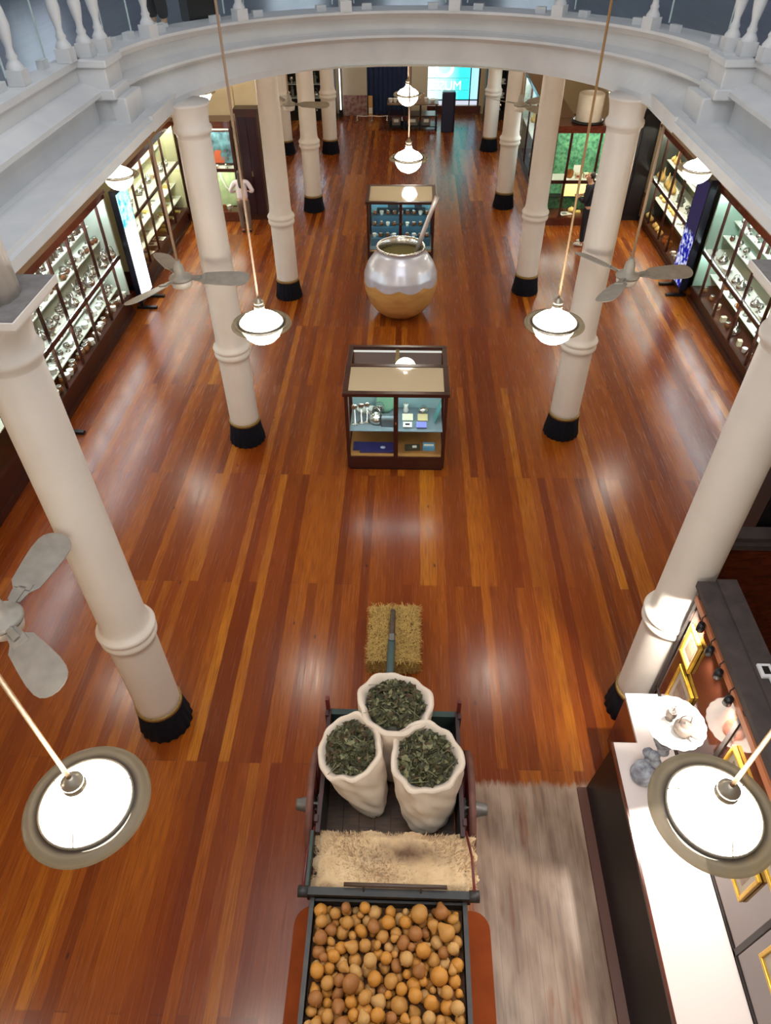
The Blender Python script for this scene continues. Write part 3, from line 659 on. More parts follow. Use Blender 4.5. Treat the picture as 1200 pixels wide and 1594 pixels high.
# right inner case: faces the camera and also runs back into the hall
facing_case('glazed case with a green forest backdrop facing the right aisle', 3.62, 5.45, 19.0, 0.7, 0.22, 2.28, (4.02, 4.75), 1.12, mat('forest_backdrop', srgb(96, 158, 116), 0.8, noise=(srgb(40, 96, 70), 14, 1.0)), STRIPW, (1.12,))
for i, (k, x, z) in enumerate((('carton', 4.4, 1.12), ('carton', 4.62, 1.12), ('copper_pot', 4.2, 1.12), ('china_cup', 4.9, 1.12), ('bowl', 5.15, 1.12), ('book', 4.55, 0.22), ('document', 4.25, 0.222), ('carton', 4.95, 0.22), ('round_gourd', 4.4, 0.22))):
    put(k, x, 19.3 + 0.04 * (i % 3), z, 0.3 * i, 'before the green forest backdrop' if z > 1 else 'on the floor of the case with the forest backdrop', 1.0)
sign = tag(MB().box((0, 0, 0.13), (0.18, 0.01, 0.26)).box((0, 0.03, 0.005), (0.12, 0.08, 0.01)).build('notice_card', paper, loc=(4.4, 19.52, 1.12)), 'white notice card before the green forest backdrop', 'sign')
yellow_backdrop = tag(MB().box((0, 0, 0.19), (1.0, 0.2, 0.38)).box((0, 0, 0.385), (1.02, 0.22, 0.012)).build('backdrop_block', mat('lit_backdrop_yellow', srgb(240, 230, 150), 0.6), loc=(4.6, 19.55, 0.62)), 'pale yellow block standing for the lit lower backdrop below the forest', 'box')  # bright yellow block stands in for the lit backdrop of the lower compartment
tag(MB().span((-0.9, -0.13, 0), (-0.86, 0.13, 0.38)).span((0.86, -0.13, 0), (0.9, 0.13, 0.38)).span((-0.9, -0.13, 0.38), (0.9, 0.13, 0.40)).build('stand', blackm, loc=(4.55, 19.53, 0.22)), 'low dark stand inside the case with the forest backdrop', 'stand')
t = wall_case('long glass case running back along the right columns', 1, 3.62, 4.2, 19.72, 25.2, 0.22, 2.28, (21.0, 22.4, 23.8), None, [(1.12, 3.66, 4.17)], backp, STRIP)
for k in range(12):
    put(('kettle', 'figurine', 'china_cup', 'calabash')[k % 4], 3.9, 20.0 + k * 0.42, 1.12 if k % 2 else 0.22, k, 'on the %s of the long case by the right columns' % ('shelf' if k % 2 else 'floor'), 1.0)
t = thing('drum', 'pale drum standing in a dark tray on top of the right inner case', 'drum', (4.42, 19.33, 2.44))
MB().lathe([(0, 0.04), (0.30, 0.04), (0.31, 0.06), (0.31, 0.62), (0.29, 0.64), (0, 0.64)], 30).build('shell', mat('pale_drum', srgb(206, 196, 180), 0.6, noise=(srgb(180, 168, 150), 3, 0.6)), t)
MB().lathe([(0, 0), (0.38, 0), (0.40, 0.05), (0.36, 0.07), (0.33, 0.04), (0, 0.035)], 30).build('tray', blackm, t)
t = thing('wooden_cupboard', 'tall black cupboard in the corner by the yellow gourds', 'cupboard', (5.86, 19.45, 0))
MB().span((-0.38, 0, 0), (0.42, 0.6, 2.7)).span((-0.40, -0.03, 0), (0.44, 0.6, 0.12)).build('body', mat('black_wood', srgb(24, 20, 24), 0.4), t)
MB().span((-0.34, -0.02, 0.2), (0.0, 0, 2.6)).span((0.02, -0.02, 0.2), (0.38, 0, 2.6)).build('door', mat('black_wood', srgb(24, 20, 24), 0.4), t)

# ------------------------------------------------------------------ upright screens
def totem(x, y, rz, label, lit, depth=0.12):
    t = thing('screen_totem', label, 'screen', (x, y, 0), rz)
    MB().box((0, 0, 1.32), (0.70, depth, 2.36)).build('body', mat('totem_black', srgb(16, 18, 34), 0.35), t, bevel=0.01)
    MB().box((0, -depth / 2 - 0.002, 1.32), (0.62, 0.006, 2.2)).build('screen', lit, t)
    for s in (-1, 1):
        MB().box((s * 0.28, -0.10, 0.03), (0.08, 0.44, 0.05)).box((s * 0.28, 0, 0.09), (0.05, 0.06, 0.12)).build('foot', blackm, t)
    return t
def screen_mat(name, kind):
    m = bpy.data.materials.new(name); m.use_nodes = True
    n = m.node_tree.nodes; l = m.node_tree.links; n.remove(n['Principled BSDF'])
    e = n.new('ShaderNodeEmission'); tc = n.new('ShaderNodeTexCoord'); sp = n.new('ShaderNodeSeparateXYZ'); l.new(tc.outputs['Object'], sp.inputs[0])
    nz = n.new('ShaderNodeTexNoise'); nz.inputs['Scale'].default_value = 9; nz.inputs['Detail'].default_value = 4; l.new(tc.outputs['Object'], nz.inputs['Vector'])
    r = n.new('ShaderNodeValToRGB'); el = r.color_ramp.elements
    mr = n.new('ShaderNodeMapRange'); l.new(sp.outputs[2], mr.inputs[0])
    mx = n.new('ShaderNodeMix'); mx.data_type = 'RGBA'
    if kind == 'white':
        mr.inputs[1].default_value = 1.66; mr.inputs[2].default_value = 1.80
        el[0].position = 0.4; el[0].color = srgb(60, 150, 170); el[1].position = 0.6; el[1].color = srgb(170, 226, 236)
        mx.inputs[6].default_value = (0.86, 0.90, 1.0, 1); l.new(r.outputs[0], mx.inputs[7]); e.inputs[1].default_value = 2.6
    else:
        mr.inputs[1].default_value = 1.25; mr.inputs[2].default_value = 1.4
        el[0].position = 0.44; el[0].color = srgb(30, 30, 150); el[1].position = 0.62; el[1].color = srgb(220, 226, 255)
        l.new(r.outputs[0], mx.inputs[6]); mx.inputs[7].default_value = srgb(52, 44, 74); e.inputs[1].default_value = 1.1
    l.new(nz.outputs['Fac'], r.inputs[0]); l.new(mr.outputs[0], mx.inputs[0]); l.new(mx.outputs[2], e.inputs[0])
    l.new(e.outputs[0], n['Material Output'].inputs[0]); return m
totem(-5.88, 14.36, math.radians(88), 'upright screen glowing white on the left, between two wall cases', screen_mat('screen_white', 'white'))
totem(6.16, 15.18, math.radians(-89), 'upright screen with blue picture on the right, between two wall cases', screen_mat('screen_blue', 'blue'), 0.16)
totem(-5.92, 9.20, math.radians(86), 'upright screen hidden behind the nearest left column, one foot showing', screen_mat('screen_white_b', 'white'))

# ------------------------------------------------------------------ free-standing showcases in mid hall
case_top_glass = mat('cream_reflection_glass', srgb(196, 180, 150), 0.05, spec=0.9, coat=1.0)  # cream ceiling reflection put into the colour of the top pane
def showcase(label, x0, x1, y0, y1, zb, zt, rear, zs, opaque_top, strip):
    xm = (x0 + x1) / 2
    t = thing('glass_showcase', label, 'showcase', (xm, y0, 0))
    L = lambda x, y, z: (x - xm, y - y0, z)
    b = MB(); b.span(L(x0, y0, 0.06), L(x1, y1, zb)); b.span(L(x0 + 0.03, y0 + 0.03, 0), L(x1 - 0.03, y1 - 0.03, 0.06)); b.build('base', wood, t)
    MB().span(L(x0 + 0.04, y0 + 0.03, zb), L(x1 - 0.04, y1 - 0.04, zb + 0.012)).build('floor_panel', woodlight, t)
    for x in (x0, x1 - 0.055):
        for y in (y0, y1 - 0.055): MB().span(L(x, y, zb), L(x + 0.055, y + 0.055, zt)).build('post', wood, t)
    MB().span(L(xm - 0.035, y0, zb), L(xm + 0.035, y0 + 0.05, zt)).build('middle_post', wood, t)
    b = MB(); o = 0.025
    b.span(L(x0 - o, y0 - o, zt), L(x1 + o, y0 + 0.06, zt + 0.06)); b.span(L(x0 - o, y1 - 0.06, zt), L(x1 + o, y1 + o, zt + 0.06))
    b.span(L(x0 - o, y0 + 0.06, zt), L(x0 + 0.06, y1 - 0.06, zt + 0.06)); b.span(L(x1 - 0.06, y0 + 0.06, zt), L(x1 + o, y1 - 0.06, zt + 0.06))
    b.build('top_frame', wood, t, bevel=0.006)
    MB().span(L(x0 + 0.06, y0 + 0.06, zt + 0.035), L(x1 - 0.06, y1 - 0.06, zt + 0.05)).build('top_pane', opaque_top, t)
    for a, c in ((x0 + 0.055, xm - 0.035), (xm + 0.035, x1 - 0.055)): MB().span(L(a, y0 + 0.02, zb), L(c, y0 + 0.026, zt)).build('front_pane', glass, t)
    for x in (x0 + 0.02, x1 - 0.026): MB().span(L(x, y0 + 0.055, zb), L(x + 0.006, y1 - 0.055, zt)).build('side_pane', glass, t)
    MB().span(L(x0 + 0.05, y0 + 0.07, zt - 0.02), L(x1 - 0.05, y0 + 0.11, zt)).build('light_strip', strip, t)
    MB().span(L(x0 + 0.05, y0 + 0.10, zs - 0.012), L(x1 - 0.05, y1 - 0.05, zs)).build('shelf', mat('slate_shelf', srgb(120, 136, 146), 0.35), t)
    MB().span(L(x0 + 0.05, y1 - 0.05, zb), L(x1 - 0.05, y1 - 0.035, zt)).build('back_panel', rear, t)
    MB().box((0.0, -0.005, 0.95), (0.02, 0.02, 0.05)).build('lock', silver, t)
    return t
STRIPC = emat('showcase_light', (0.80, 0.96, 1.0, 1), 34.0)
showcase('front wooden showcase with silverware and books, nearest the cart', -0.925, 0.625, 8.585, 9.38, 0.27, 1.43, mat('showcase_back_blue', srgb(150, 184, 190), 0.6), 0.72, case_top_glass, STRIPC)
# the open-topped twin behind it, back to back
t = thing('glass_showcase', 'lower glazed showcase set back to back behind the front showcase', 'showcase', (-0.15, 9.40, 0))
MB().span((-0.775, 0.0, 0.06), (0.775, 0.64, 0.9)).span((-0.74, 0.03, 0), (0.74, 0.6, 0.06)).build('base', wood, t)
MB().span((-0.72, 0.05, 0.9), (0.72, 0.6, 0.905)).build('floor_panel', mat('mauve_lining', srgb(140, 116, 116), 0.6), t)
b = MB(); b.span((-0.80, -0.0, 1.38), (0.80, 0.06, 1.44)); b.span((-0.80, 0.60, 1.38), (0.80, 0.67, 1.44)); b.span((-0.80, 0.06, 1.38), (-0.73, 0.60, 1.44)); b.span((0.73, 0.06, 1.38), (0.80, 0.60, 1.44))
b.build('top_frame', wood, t, bevel=0.006)
for x in (-0.775, 0.725):
    for y in (0.0, 0.6): MB().span((x, y, 0.9), (x + 0.05, y + 0.05, 1.38)).build('post', wood, t)
MB().span((-0.73, 0.06, 1.41), (0.73, 0.60, 1.42)).build('top_pane', glass, t)
MB().span((-0.03, 0.06, 1.385), (0.03, 0.60, 1.408)).build('crossbar', gold, t)
MB().span((-0.72, 0.61, 0.9), (0.72, 0.625, 1.38)).build('back_pane', mat('mauve_lining', srgb(140, 116, 116), 0.6), t)
MB().span((-0.72, 0.57, 1.36), (0.72, 0.6, 1.38)).build('light_strip', emat('showcase_dim_light', (1, 0.95, 0.9, 1), 0.8), t)
# what stands in the front showcase
def exhibit(name, label, cat, mb, m, loc, rz=0.0, group=None):
    return tag(mb.build(name, m, loc=loc, rz=rz), label, cat, group)
for i, x in enumerate((-0.80, -0.70, -0.61)):
    t = exhibit('serving_spoon', 'silver serving spoon standing in a row on the left of the front showcase', 'spoon', MB().lathe([(0, 0), (0.05, 0), (0.05, 0.015), (0.012, 0.03), (0.009, 0.28), (0, 0.28)], 12).lathe([(0, 0.27), (0.035, 0.29), (0.05, 0.33), (0.035, 0.37), (0, 0.385)], 12, sy=0.5), silver, (x, 8.86 + 0.03 * i, 0.72), 0, 'silver serving spoons')
exhibit('plate', 'round green plate propped up in the left half of the front showcase', 'plate', MB().lathe([(0, 0), (0.11, 0.0), (0.155, 0.02), (0.155, 0.026), (0.1, 0.01), (0, 0.008)], 32, rot=Euler((math.radians(70), 0, 0)).to_matrix()), mat('jade_plate', srgb(120, 168, 140), 0.4), (-0.33, 9.22, 0.89))
put('kettle', -0.46, 8.93, 0.72, 2.5, 'in the left half of the front showcase', 1.25)
put('china_cup', -0.55, 9.15, 0.72, 1, 'behind the kettle in the front showcase', 1.1); put('silver_cup', -0.42, 9.12, 0.72, 1, 'behind the kettle in the front showcase', 1.2)
put('bowl', -0.68, 9.18, 0.72, 0, 'in the back left corner of the front showcase', 1.0)
exhibit('chest', 'small dark metal chest on the glass shelf of the front showcase', 'chest', MB().box((0, 0, 0.06), (0.20, 0.14, 0.12)).lathe([(0.07, -0.1), (0.07, 0.1)], 16, rot=Euler((0, PI / 2, 0)).to_matrix(), c=(0, 0, 0.12)), mat('slate_metal', srgb(104, 116, 124), 0.4, 0.5), (-0.28, 8.86, 0.72))
exhibit('silver_ball', 'polished silver ball at the back right of the front showcase', 'ball', MB().lathe([(0, 0), (0.04, 0.005), (0.085, 0.06), (0.085, 0.1), (0.05, 0.145), (0, 0.16)], 20), silver, (0.28, 9.15, 0.72))
for nm, lb, c_, x, y, w, d, tilt in (('card', 'cream card stacked at left in the right half of the front showcase', srgb(226, 222, 196), 0.03, 9.0, 0.17, 0.12, 0.5), ('book', 'cream printed book beside the silver ball in the front showcase', srgb(206, 190, 140), 0.27, 9.0, 0.16, 0.12, 0.5),
                              ('card', 'white card with black label in the front showcase', srgb(240, 240, 240), 0.03, 8.80, 0.14, 0.10, 0.3), ('booklet', 'lilac blue booklet in the front showcase', srgb(130, 136, 226), 0.25, 8.80, 0.16, 0.11, 0.3)):
    b = MB().box((0, 0, 0.03), (w, d, 0.02), rx=tilt)
    if 'label' in lb: b.box((0, -0.002, 0.042), (0.07, 0.03, 0.004), rx=tilt, mi=1)
    exhibit(nm, lb, nm, b, [mat('cover_%d' % int(x * 100 + y * 10), c_, 0.6), blackm], (x, y, 0.735))
exhibit('vase', 'small white vase behind the cream card in the front showcase', 'vase', MB().lathe([(0, 0), (0.04, 0), (0.05, 0.05), (0.03, 0.11), (0.045, 0.16), (0, 0.15)], 14), whitec, (0.0, 9.2, 0.72))
exhibit('glass_slab', 'teal glass slab leaning at the right end of the front showcase', 'slab', MB().box((0, 0, 0.16), (0.012, 0.2, 0.32), ry=0.3), mat('teal_glass', srgb(90, 160, 160), 0.2), (0.50, 8.98, 0.73))
b = MB().box((0, 0, 0.02), (0.58, 0.24, 0.04)).box((-0.34, 0.04, 0.015), (0.12, 0.2, 0.03)); b.lathe([(0, 0.0405), (0.035, 0.0405), (0.035, 0.042), (0, 0.042)], 20, c=(0.08, -0.02, 0), mi=1, sx=1.2)
exhibit('folder', 'dark blue folder with pale oval emblem on the lower shelf of the front showcase', 'folder', b, [mat('navy_folder', srgb(44, 48, 110), 0.4), mat('pale_emblem', srgb(186, 198, 226), 0.5)], (-0.44, 8.80, 0.285))
exhibit('booklet', 'dark olive booklet with white label on the lower shelf of the front showcase', 'booklet', MB().box((0, 0, 0.015), (0.24, 0.14, 0.03)).box((0.03, 0, 0.031), (0.07, 0.06, 0.002), mi=1), [mat('dark_olive', srgb(70, 66, 54), 0.5), paper], (0.12, 8.82, 0.285), 0.06)
exhibit('box', 'light blue box on the lower shelf of the front showcase', 'box', MB().box((0, 0, 0.03), (0.19, 0.15, 0.06)).box((0.0, 0.0, 0.061), (0.16, 0.05, 0.002), mi=1), [mat('sky_box', srgb(96, 160, 206), 0.5), paper], (0.38, 8.83, 0.285))

# rear showcase
sky_back = mat('painted_harbour_backdrop', srgb(110, 196, 232), 0.7, noise=(srgb(190, 226, 240), 3, 0.7))
showcase('rear glass showcase with a blue backdrop and rows of cups, behind the giant gourd', -1.0, 0.60, 16.55, 17.70, 0.27, 1.40, sky_back, 0.30, mat('cream_reflection_glass', srgb(196, 180, 150), 0.05), emat('showcase_light_blue', (0.75, 0.95, 1.0, 1), 34.0))
MBt = MB()
exhibit('display_steps', 'blue stepped stand inside the rear glass showcase', 'stand', MB().span((-0.72, 0, 0), (0.72, 0.25, 0.18)).span((-0.72, 0.25, 0), (0.72, 0.5, 0.36)).span((-0.72, 0.5, 0), (0.72, 0.75, 0.54)), mat('blue_steps', srgb(56, 96, 120), 0.5), (-0.2, 16.85, 0.302))
for r, (y, z) in enumerate(((16.96, 0.482), (17.2, 0.662), (17.45, 0.842))):
    for k in range(9):
        put('gourd_cup' if (k + r) % 3 else 'china_cup', -0.84 + k * 0.16, y, z, k, 'on the %s step of the rear showcase' % ('front', 'middle', 'top')[r], 0.85)
b = MB().box((0, 0, 0.06), (1.2, 0.05, 0.12)).box((-0.2, 0, 0.16), (0.26, 0.05, 0.1)).box((0.42, 0, 0.17), (0.18, 0.05, 0.14)).tube([(0.42, 0, 0.2), (0.42, 0, 0.36)], 0.01, 6)
exhibit('ship_model', 'dark long ship model behind the cups in the rear showcase', 'model', b, mat('slate_dark', srgb(40, 62, 76), 0.6), (-0.2, 17.56, 0.842))

# ------------------------------------------------------------------ giant gourd with silver collar
UX, UY = -0.16, 14.02
t = thing('giant_gourd', 'giant brown gourd cup with scalloped silver collar in mid hall', 'gourd cup', (UX, UY, 0))
up = [(0, 0.0), (0.30, 0.0), (0.42, 0.04), (0.56, 0.16), (0.68, 0.34), (0.755, 0.56), (0.775, 0.74), (0.75, 0.94), (0.68, 1.12), (0.57, 1.27), (0.50, 1.34), (0.475, 1.40), (0.49, 1.45), (0.50, 1.46), (0.47, 1.46), (0.455, 1.40), (0.44, 1.30), (0, 1.28)]
MB().lathe(up[:13], 56).build('gourd_body', urn_skin, t)
def uprof(z):
    for (r0, z0), (r1, z1) in zip(up, up[1:]):
        if z0 <= z <= z1 and z1 > z0: return r0 + (r1 - r0) * (z - z0) / (z1 - z0)
    return 0.48
def collar(u, v):
    a = 2 * PI * u
    zlow = 0.84 - 0.08 * abs(math.sin(a * 4.5 + 0.9))
    z = zlow + (1.455 - zlow) * v
    r = uprof(z) + 0.008
    return (r * math.cos(a), r * math.sin(a), z)
MB().grid(collar, 120, 22, closed_u=True).build('silver_collar', silverdull, t)
MB().lathe([(0.47, 1.43), (0.505, 1.435), (0.512, 1.455), (0.505, 1.475), (0.472, 1.478), (0.452, 1.45), (0.44, 1.30)], 56).build('rim', silver, t)
yerba = mat('yerba_mate_leaf', srgb(112, 104, 56), 0.95, noise=(srgb(70, 66, 34), 40, 0.9), bump=0.6)
tag(MB().lathe([(0.435, 1.305), (0.40, 1.325), (0.25, 1.345), (0.1, 1.35), (0, 1.352)], 40, fn=lambda a, z: 1 + 0.01 * math.sin(a * 7)).build('dried_leaf_filling', yerba, loc=(UX, UY, 0)), 'dry green leaf filling inside the giant gourd', 'dried leaves', kind='stuff')
b = MB(); b.tube([(0.33, 0.02, 1.33), (0.45, 0.03, 1.72), (0.60, 0.04, 2.14), (0.70, 0.05, 2.42)], [0.055, 0.045, 0.045, 0.05], 12)
tag(b.build('drinking_straw', mat('straw_silver', srgb(214, 206, 204), 0.3, 0.6), loc=(UX, UY, 0)), 'long pale metal straw leaning in the giant gourd', 'straw')

# ------------------------------------------------------------------ the cart
CX = -0.075
green = mat('cart_green_paint', srgb(46, 66, 62), 0.55, noise=(srgb(26, 36, 36), 6, 0.8))
cblack = mat('cart_black_paint', srgb(34, 36, 38), 0.5, noise=(srgb(60, 54, 48), 9, 0.6))
cred = mat('cart_red_paint', srgb(104, 34, 30), 0.5, noise=(srgb(62, 22, 20), 6, 0.7))
cplank = mat('cart_planks', srgb(84, 62, 48), 0.65, noise=(srgb(46, 40, 36), 5, 0.8), scale=(1, 8, 1))
iron = mat('cart_iron', srgb(112, 110, 108), 0.5, 0.5)
cart = thing('wooden_cart', 'old dark green wooden cart with red wheels carrying sacks and gourds', 'cart', (CX, 2.4, 0))
L = lambda x, y, z: (x, y - 2.4, z)
ZB = 0.62
b = MB()
for k in range(8): b.span(L(-0.60 + k * 0.15, 1.95, ZB - 0.04), L(-0.60 + k * 0.15 + 0.146, 3.56, ZB))
b.build('bed', cplank, cart)
for s in (-1, 1):
    b = MB(); b.box(L(s * 0.622, 2.985, 0.865), (0.03, 1.17, 0.49), ry=s * 0.02); b.box(L(s * 0.622, 2.15, 0.79), (0.03, 0.50, 0.30)); b.build('side_board', cblack, cart)
    b = MB(); b.box(L(s * 0.628, 2.985, 1.11), (0.038, 1.19, 0.02))
    for y in (3.52, 3.0, 2.5): b.box(L(s * 0.648, y, 0.9), (0.03, 0.06, 0.5))
    b.build('side_rail', mat('rail_dark_red', srgb(62, 32, 30), 0.5, noise=(srgb(44, 34, 34), 8, 0.8)), cart)
    MB().box(L(s * 0.64, 3.575, 1.0), (0.035, 0.045, 0.64)).build('corner_stake', cred, cart)
MB().box(L(0, 3.56, 0.85), (1.23, 0.035, 0.46)).box(L(0, 3.56, 1.09), (1.25, 0.06, 0.03)).build('front_board', green, cart)
# seat with side irons and back beam
MB().box(L(0, 2.16, 0.96), (1.26, 0.46, 0.04)).box(L(0, 2.38, 0.80), (1.24, 0.03, 0.32)).build('seat', green, cart)
for s in (-1, 1):
    MB().box(L(s * 0.665, 2.16, 1.06 if s < 0 else 0.95), (0.025, 0.44, 0.24 if s < 0 else 0.08)).build('seat_side', green, cart)
    MB().tube([L(s * 0.655, 2.44, 1.10), L(s * 0.69, 2.2, 1.16), L(s * 0.69, 1.93, 1.19)], 0.012, 6).build('seat_iron', cred, cart)
MB().box(L(0, 1.905, 1.16), (1.36, 0.06, 0.05)).box(L(0, 1.915, 1.05), (1.34, 0.03, 0.16)).build('back_beam', cblack, cart)
for s in (-1, 1): MB().lathe([(0, -0.04), (0.045, -0.04), (0.045, 0.04), (0, 0.04)], 16, rot=Euler((0, PI / 2, 0)).to_matrix(), c=L(s * 0.69, 1.905, 1.16)).build('beam_end', cblack, cart)
MB().tube([L(-0.36, 1.945, 1.225), L(0.47, 1.945, 1.225)], 0.018, 8).tube([L(-0.2, 1.945, 1.225), L(-0.2, 1.91, 1.18)], 0.008, 5).tube([L(0.26, 1.945, 1.225), L(0.26, 1.91, 1.18)], 0.008, 5).build('grab_rail', mat('rail_brown', srgb(74, 58, 50), 0.4), cart)
# rear trough
b = MB(); b.span(L(-0.60, 0.80, 0.60), L(0.60, 1.88, 0.64)); b.build('trough_floor', cplank, cart)
for s in (-1, 1): MB().box(L(s * 0.618, 1.335, 0.84), (0.028, 1.10, 0.48)).box(L(s * 0.618, 1.335, 1.085), (0.036, 1.10, 0.02)).build('trough_side', cblack, cart)
MB().box(L(0, 0.79, 0.84), (1.26, 0.03, 0.48)).build('tailboard', cblack, cart)
MB().box(L(0, 1.875, 0.84), (1.22, 0.02, 0.46)).build('trough_front', cblack, cart)
# wheels
def cart_wheel(sx, y, R):
    w = MB().lathe([(R - 0.05, -0.03), (R, -0.03), (R, 0.03), (R - 0.05, 0.03), (R - 0.05, -0.03)], 44, rot=Euler((0, PI / 2, 0)).to_matrix()).build('wheel', cred, cart, loc=L(sx, y, R))
    b = MB()
    for k in range(12):
        a = k * PI / 6; b.tube([(0, 0.08 * math.cos(a), 0.08 * math.sin(a)), (0, (R - 0.04) * math.cos(a), (R - 0.04) * math.sin(a))], [0.022, 0.016], 6)
    b.build('spoke', cred, w)
    MB().lathe([(R, -0.032), (R + 0.008, -0.032), (R + 0.008, 0.032), (R, 0.032)], 44, rot=Euler((0, PI / 2, 0)).to_matrix()).build('tyre', mat('tyre_rust', srgb(112, 70, 58), 0.6, noise=(srgb(84, 50, 44), 10, 0.7)), w)
    o = 1 if sx > 0 else -1
    MB().lathe([(0, -0.10), (0.07, -0.10), (0.10, -0.05), (0.10, 0.05), (0.07, 0.10), (0.055, 0.17), (0.055, 0.19), (0, 0.19)], 20, rot=Euler((0, o * PI / 2, 0)).to_matrix()).build('hub', iron, w)
for s in (-1, 1): cart_wheel(s * 0.735, 2.88, 0.53)
for s in (-1, 1): MB().box(L(s * 0.5, 1.2, 0.30), (0.08, 0.10, 0.60)).build('rear_leg', green, cart)
MB().tube([L(-0.72, 2.88, 0.53), L(0.72, 2.88, 0.53)], 0.03, 8).build('axle', iron, cart)
MB().box(L(0, 2.88, 0.57), (1.1, 0.10, 0.06)).build('bolster', green, cart); MB().box(L(0, 1.2, 0.55), (1.1, 0.12, 0.08)).build('bolster', green, cart)
b = MB(); b.tube([L(-0.03, 3.45, 0.54), L(-0.06, 4.2, 0.48), L(-0.05, 5.0, 0.33)], [0.05, 0.05, 0.045], 8); b.build('draw_pole', mat('pole_blue_green', srgb(62, 84, 84), 0.5), cart)
MB().tube([L(-0.05, 4.98, 0.33), L(-0.045, 5.48, 0.29)], [0.038, 0.03], 8).build('pole_tip', cplank, cart)
MB().box(L(-0.05, 5.0, 0.375), (0.06, 0.10, 0.03)).build('pole_iron', iron, cart)
MB().lathe([(0, 0), (0.018, 0), (0.018, 0.012), (0, 0.012)], 10, c=L(-0.06, 4.4, 0.50)).build('bolt', iron, cart)

# red-brown board lying under the back of the cart
b = MB(); pts = []
for (cx, cy, a0) in ((0.70, 1.98, 0), (-0.80, 1.98, 90)):
    for k in range(7):
        a = math.radians(a0 + 90 * k / 6); pts.append((cx + 0.16 * math.cos(a), cy + 0.16 * math.sin(a)))
pts += [(-0.96, -0.5), (0.86, -0.5)]
tag(b.prism(pts, 0.0, 0.018).build('floor_mat', mat('red_brown_board', srgb(142, 66, 28), 0.85, noise=(srgb(124, 54, 22), 4, 0.7), spec=0.15), bevel=0), 'flat red-brown mat with rounded corners under the cart', 'mat')

# gourds in the trough
gmats = [mat('gourd_skin_tan', srgb(186, 136, 68), 0.6, noise=(srgb(168, 112, 48), 18, 0.8), bump=0.15), mat('gourd_skin_ochre', srgb(194, 136, 56), 0.6, noise=(srgb(180, 114, 36), 16, 0.8), bump=0.15), mat('gourd_skin_brown', srgb(164, 108, 54), 0.6, noise=(srgb(130, 80, 38), 14, 0.8), bump=0.15), mat('gourd_skin_pale', srgb(196, 152, 90), 0.6, noise=(srgb(176, 130, 76), 14, 0.8), bump=0.15)]
gm = []
def gourd_mesh(kind):
    b = MB(); f = lambda a, z: 1 + 0.04 * math.sin(2 * a + 1) + 0.025 * math.sin(5 * a)
    if kind == 'round': b.lathe([(0, -0.96), (0.3, -0.92), (0.72, -0.66), (0.97, -0.2), (0.99, 0.18), (0.8, 0.6), (0.42, 0.88), (0.16, 0.93), (0.10, 1.0), (0.05, 1.08), (0, 1.08)], 22, fn=f)
    elif kind == 'pear': b.lathe([(0, -0.92), (0.35, -0.88), (0.78, -0.6), (0.93, -0.2), (0.84, 0.2), (0.6, 0.55), (0.42, 0.85), (0.3, 1.1), (0.16, 1.2), (0, 1.22)], 22, fn=f)
    else: b.lathe([(0, -0.8), (0.45, -0.76), (0.9, -0.5), (1.04, -0.1), (0.98, 0.25), (0.7, 0.58), (0.3, 0.72), (0.1, 0.7), (0.06, 0.82), (0, 0.82)], 22, fn=f)
    return b
shapes = {k: [proto_mesh('gourd_' + k, gourd_mesh(k), [m_]) for m_ in gmats] for k in ('round', 'pear', 'squat')}
placed = []; rg = random.Random(21)
X0, X1, Y0, Y1 = CX - 0.598, CX + 0.598, 0.82, 1.862
def settle(x, y, r):
    z = 0.955 + r
    for (a, c_, e, q) in placed:
        d2 = (a - x) ** 2 + (c_ - y) ** 2; s = (r + q) * 0.93
        if d2 < s * s: z = max(z, e + math.sqrt(s * s - d2))
    return z
radii = [rg.uniform(0.058, 0.075) for _ in range(16)] + [rg.uniform(0.042, 0.056) for _ in range(150)] + [rg.uniform(0.026, 0.038) for _ in range(130)]
rg.shuffle(radii)
for r in radii:
    best = None
    for _ in range(70):
        x, y = rg.uniform(X0 + r, X1 - r), rg.uniform(Y0 + r, Y1 - r)
        z = settle(x, y, r)
        if best is None or z < best[2]: best = (x, y, z)
    placed.append((*best, r))
for (x, y, z, r) in placed:
    k = rg.choice(('round', 'round', 'round', 'pear', 'squat')) if r > 0.032 else 'round'
    mi = rg.choices((0, 1, 2, 3), (5, 5, 2, 2))[0]
    o = bpy.data.objects.new('dried_gourd', shapes[k][mi]); COL.objects.link(o)
    o.location = (x, y, z); o.scale = (r,) * 3
    o.rotation_euler = (rg.uniform(0.5, 2.6), rg.uniform(-0.8, 0.8), rg.uniform(0, 6.28))
    size = 'large' if r > 0.056 else ('small' if r < 0.039 else 'medium')
    colr = ('tan', 'ochre', 'brown', 'pale')[mi]
    sh = {'round': 'round', 'pear': 'pear-shaped', 'squat': 'squat'}[k]
    tag(o, '%s %s %s dried gourd in the heap at the back of the cart' % (size, sh, colr), 'gourd', '%s %s %s gourds heaped in the cart' % (size, sh, colr))
tag(MB().span((X0 - 0.002, 0.81, 0.642), (X1 + 0.002, 1.862, 0.955)).build('crate_bottom', mat('gourd_shade_brown', srgb(110, 72, 40), 0.8, noise=(srgb(70, 44, 26), 12, 0.8))), 'raised false bottom beneath the heaped gourds in the cart', 'board')  # filler board, coloured like the shade between the gourds

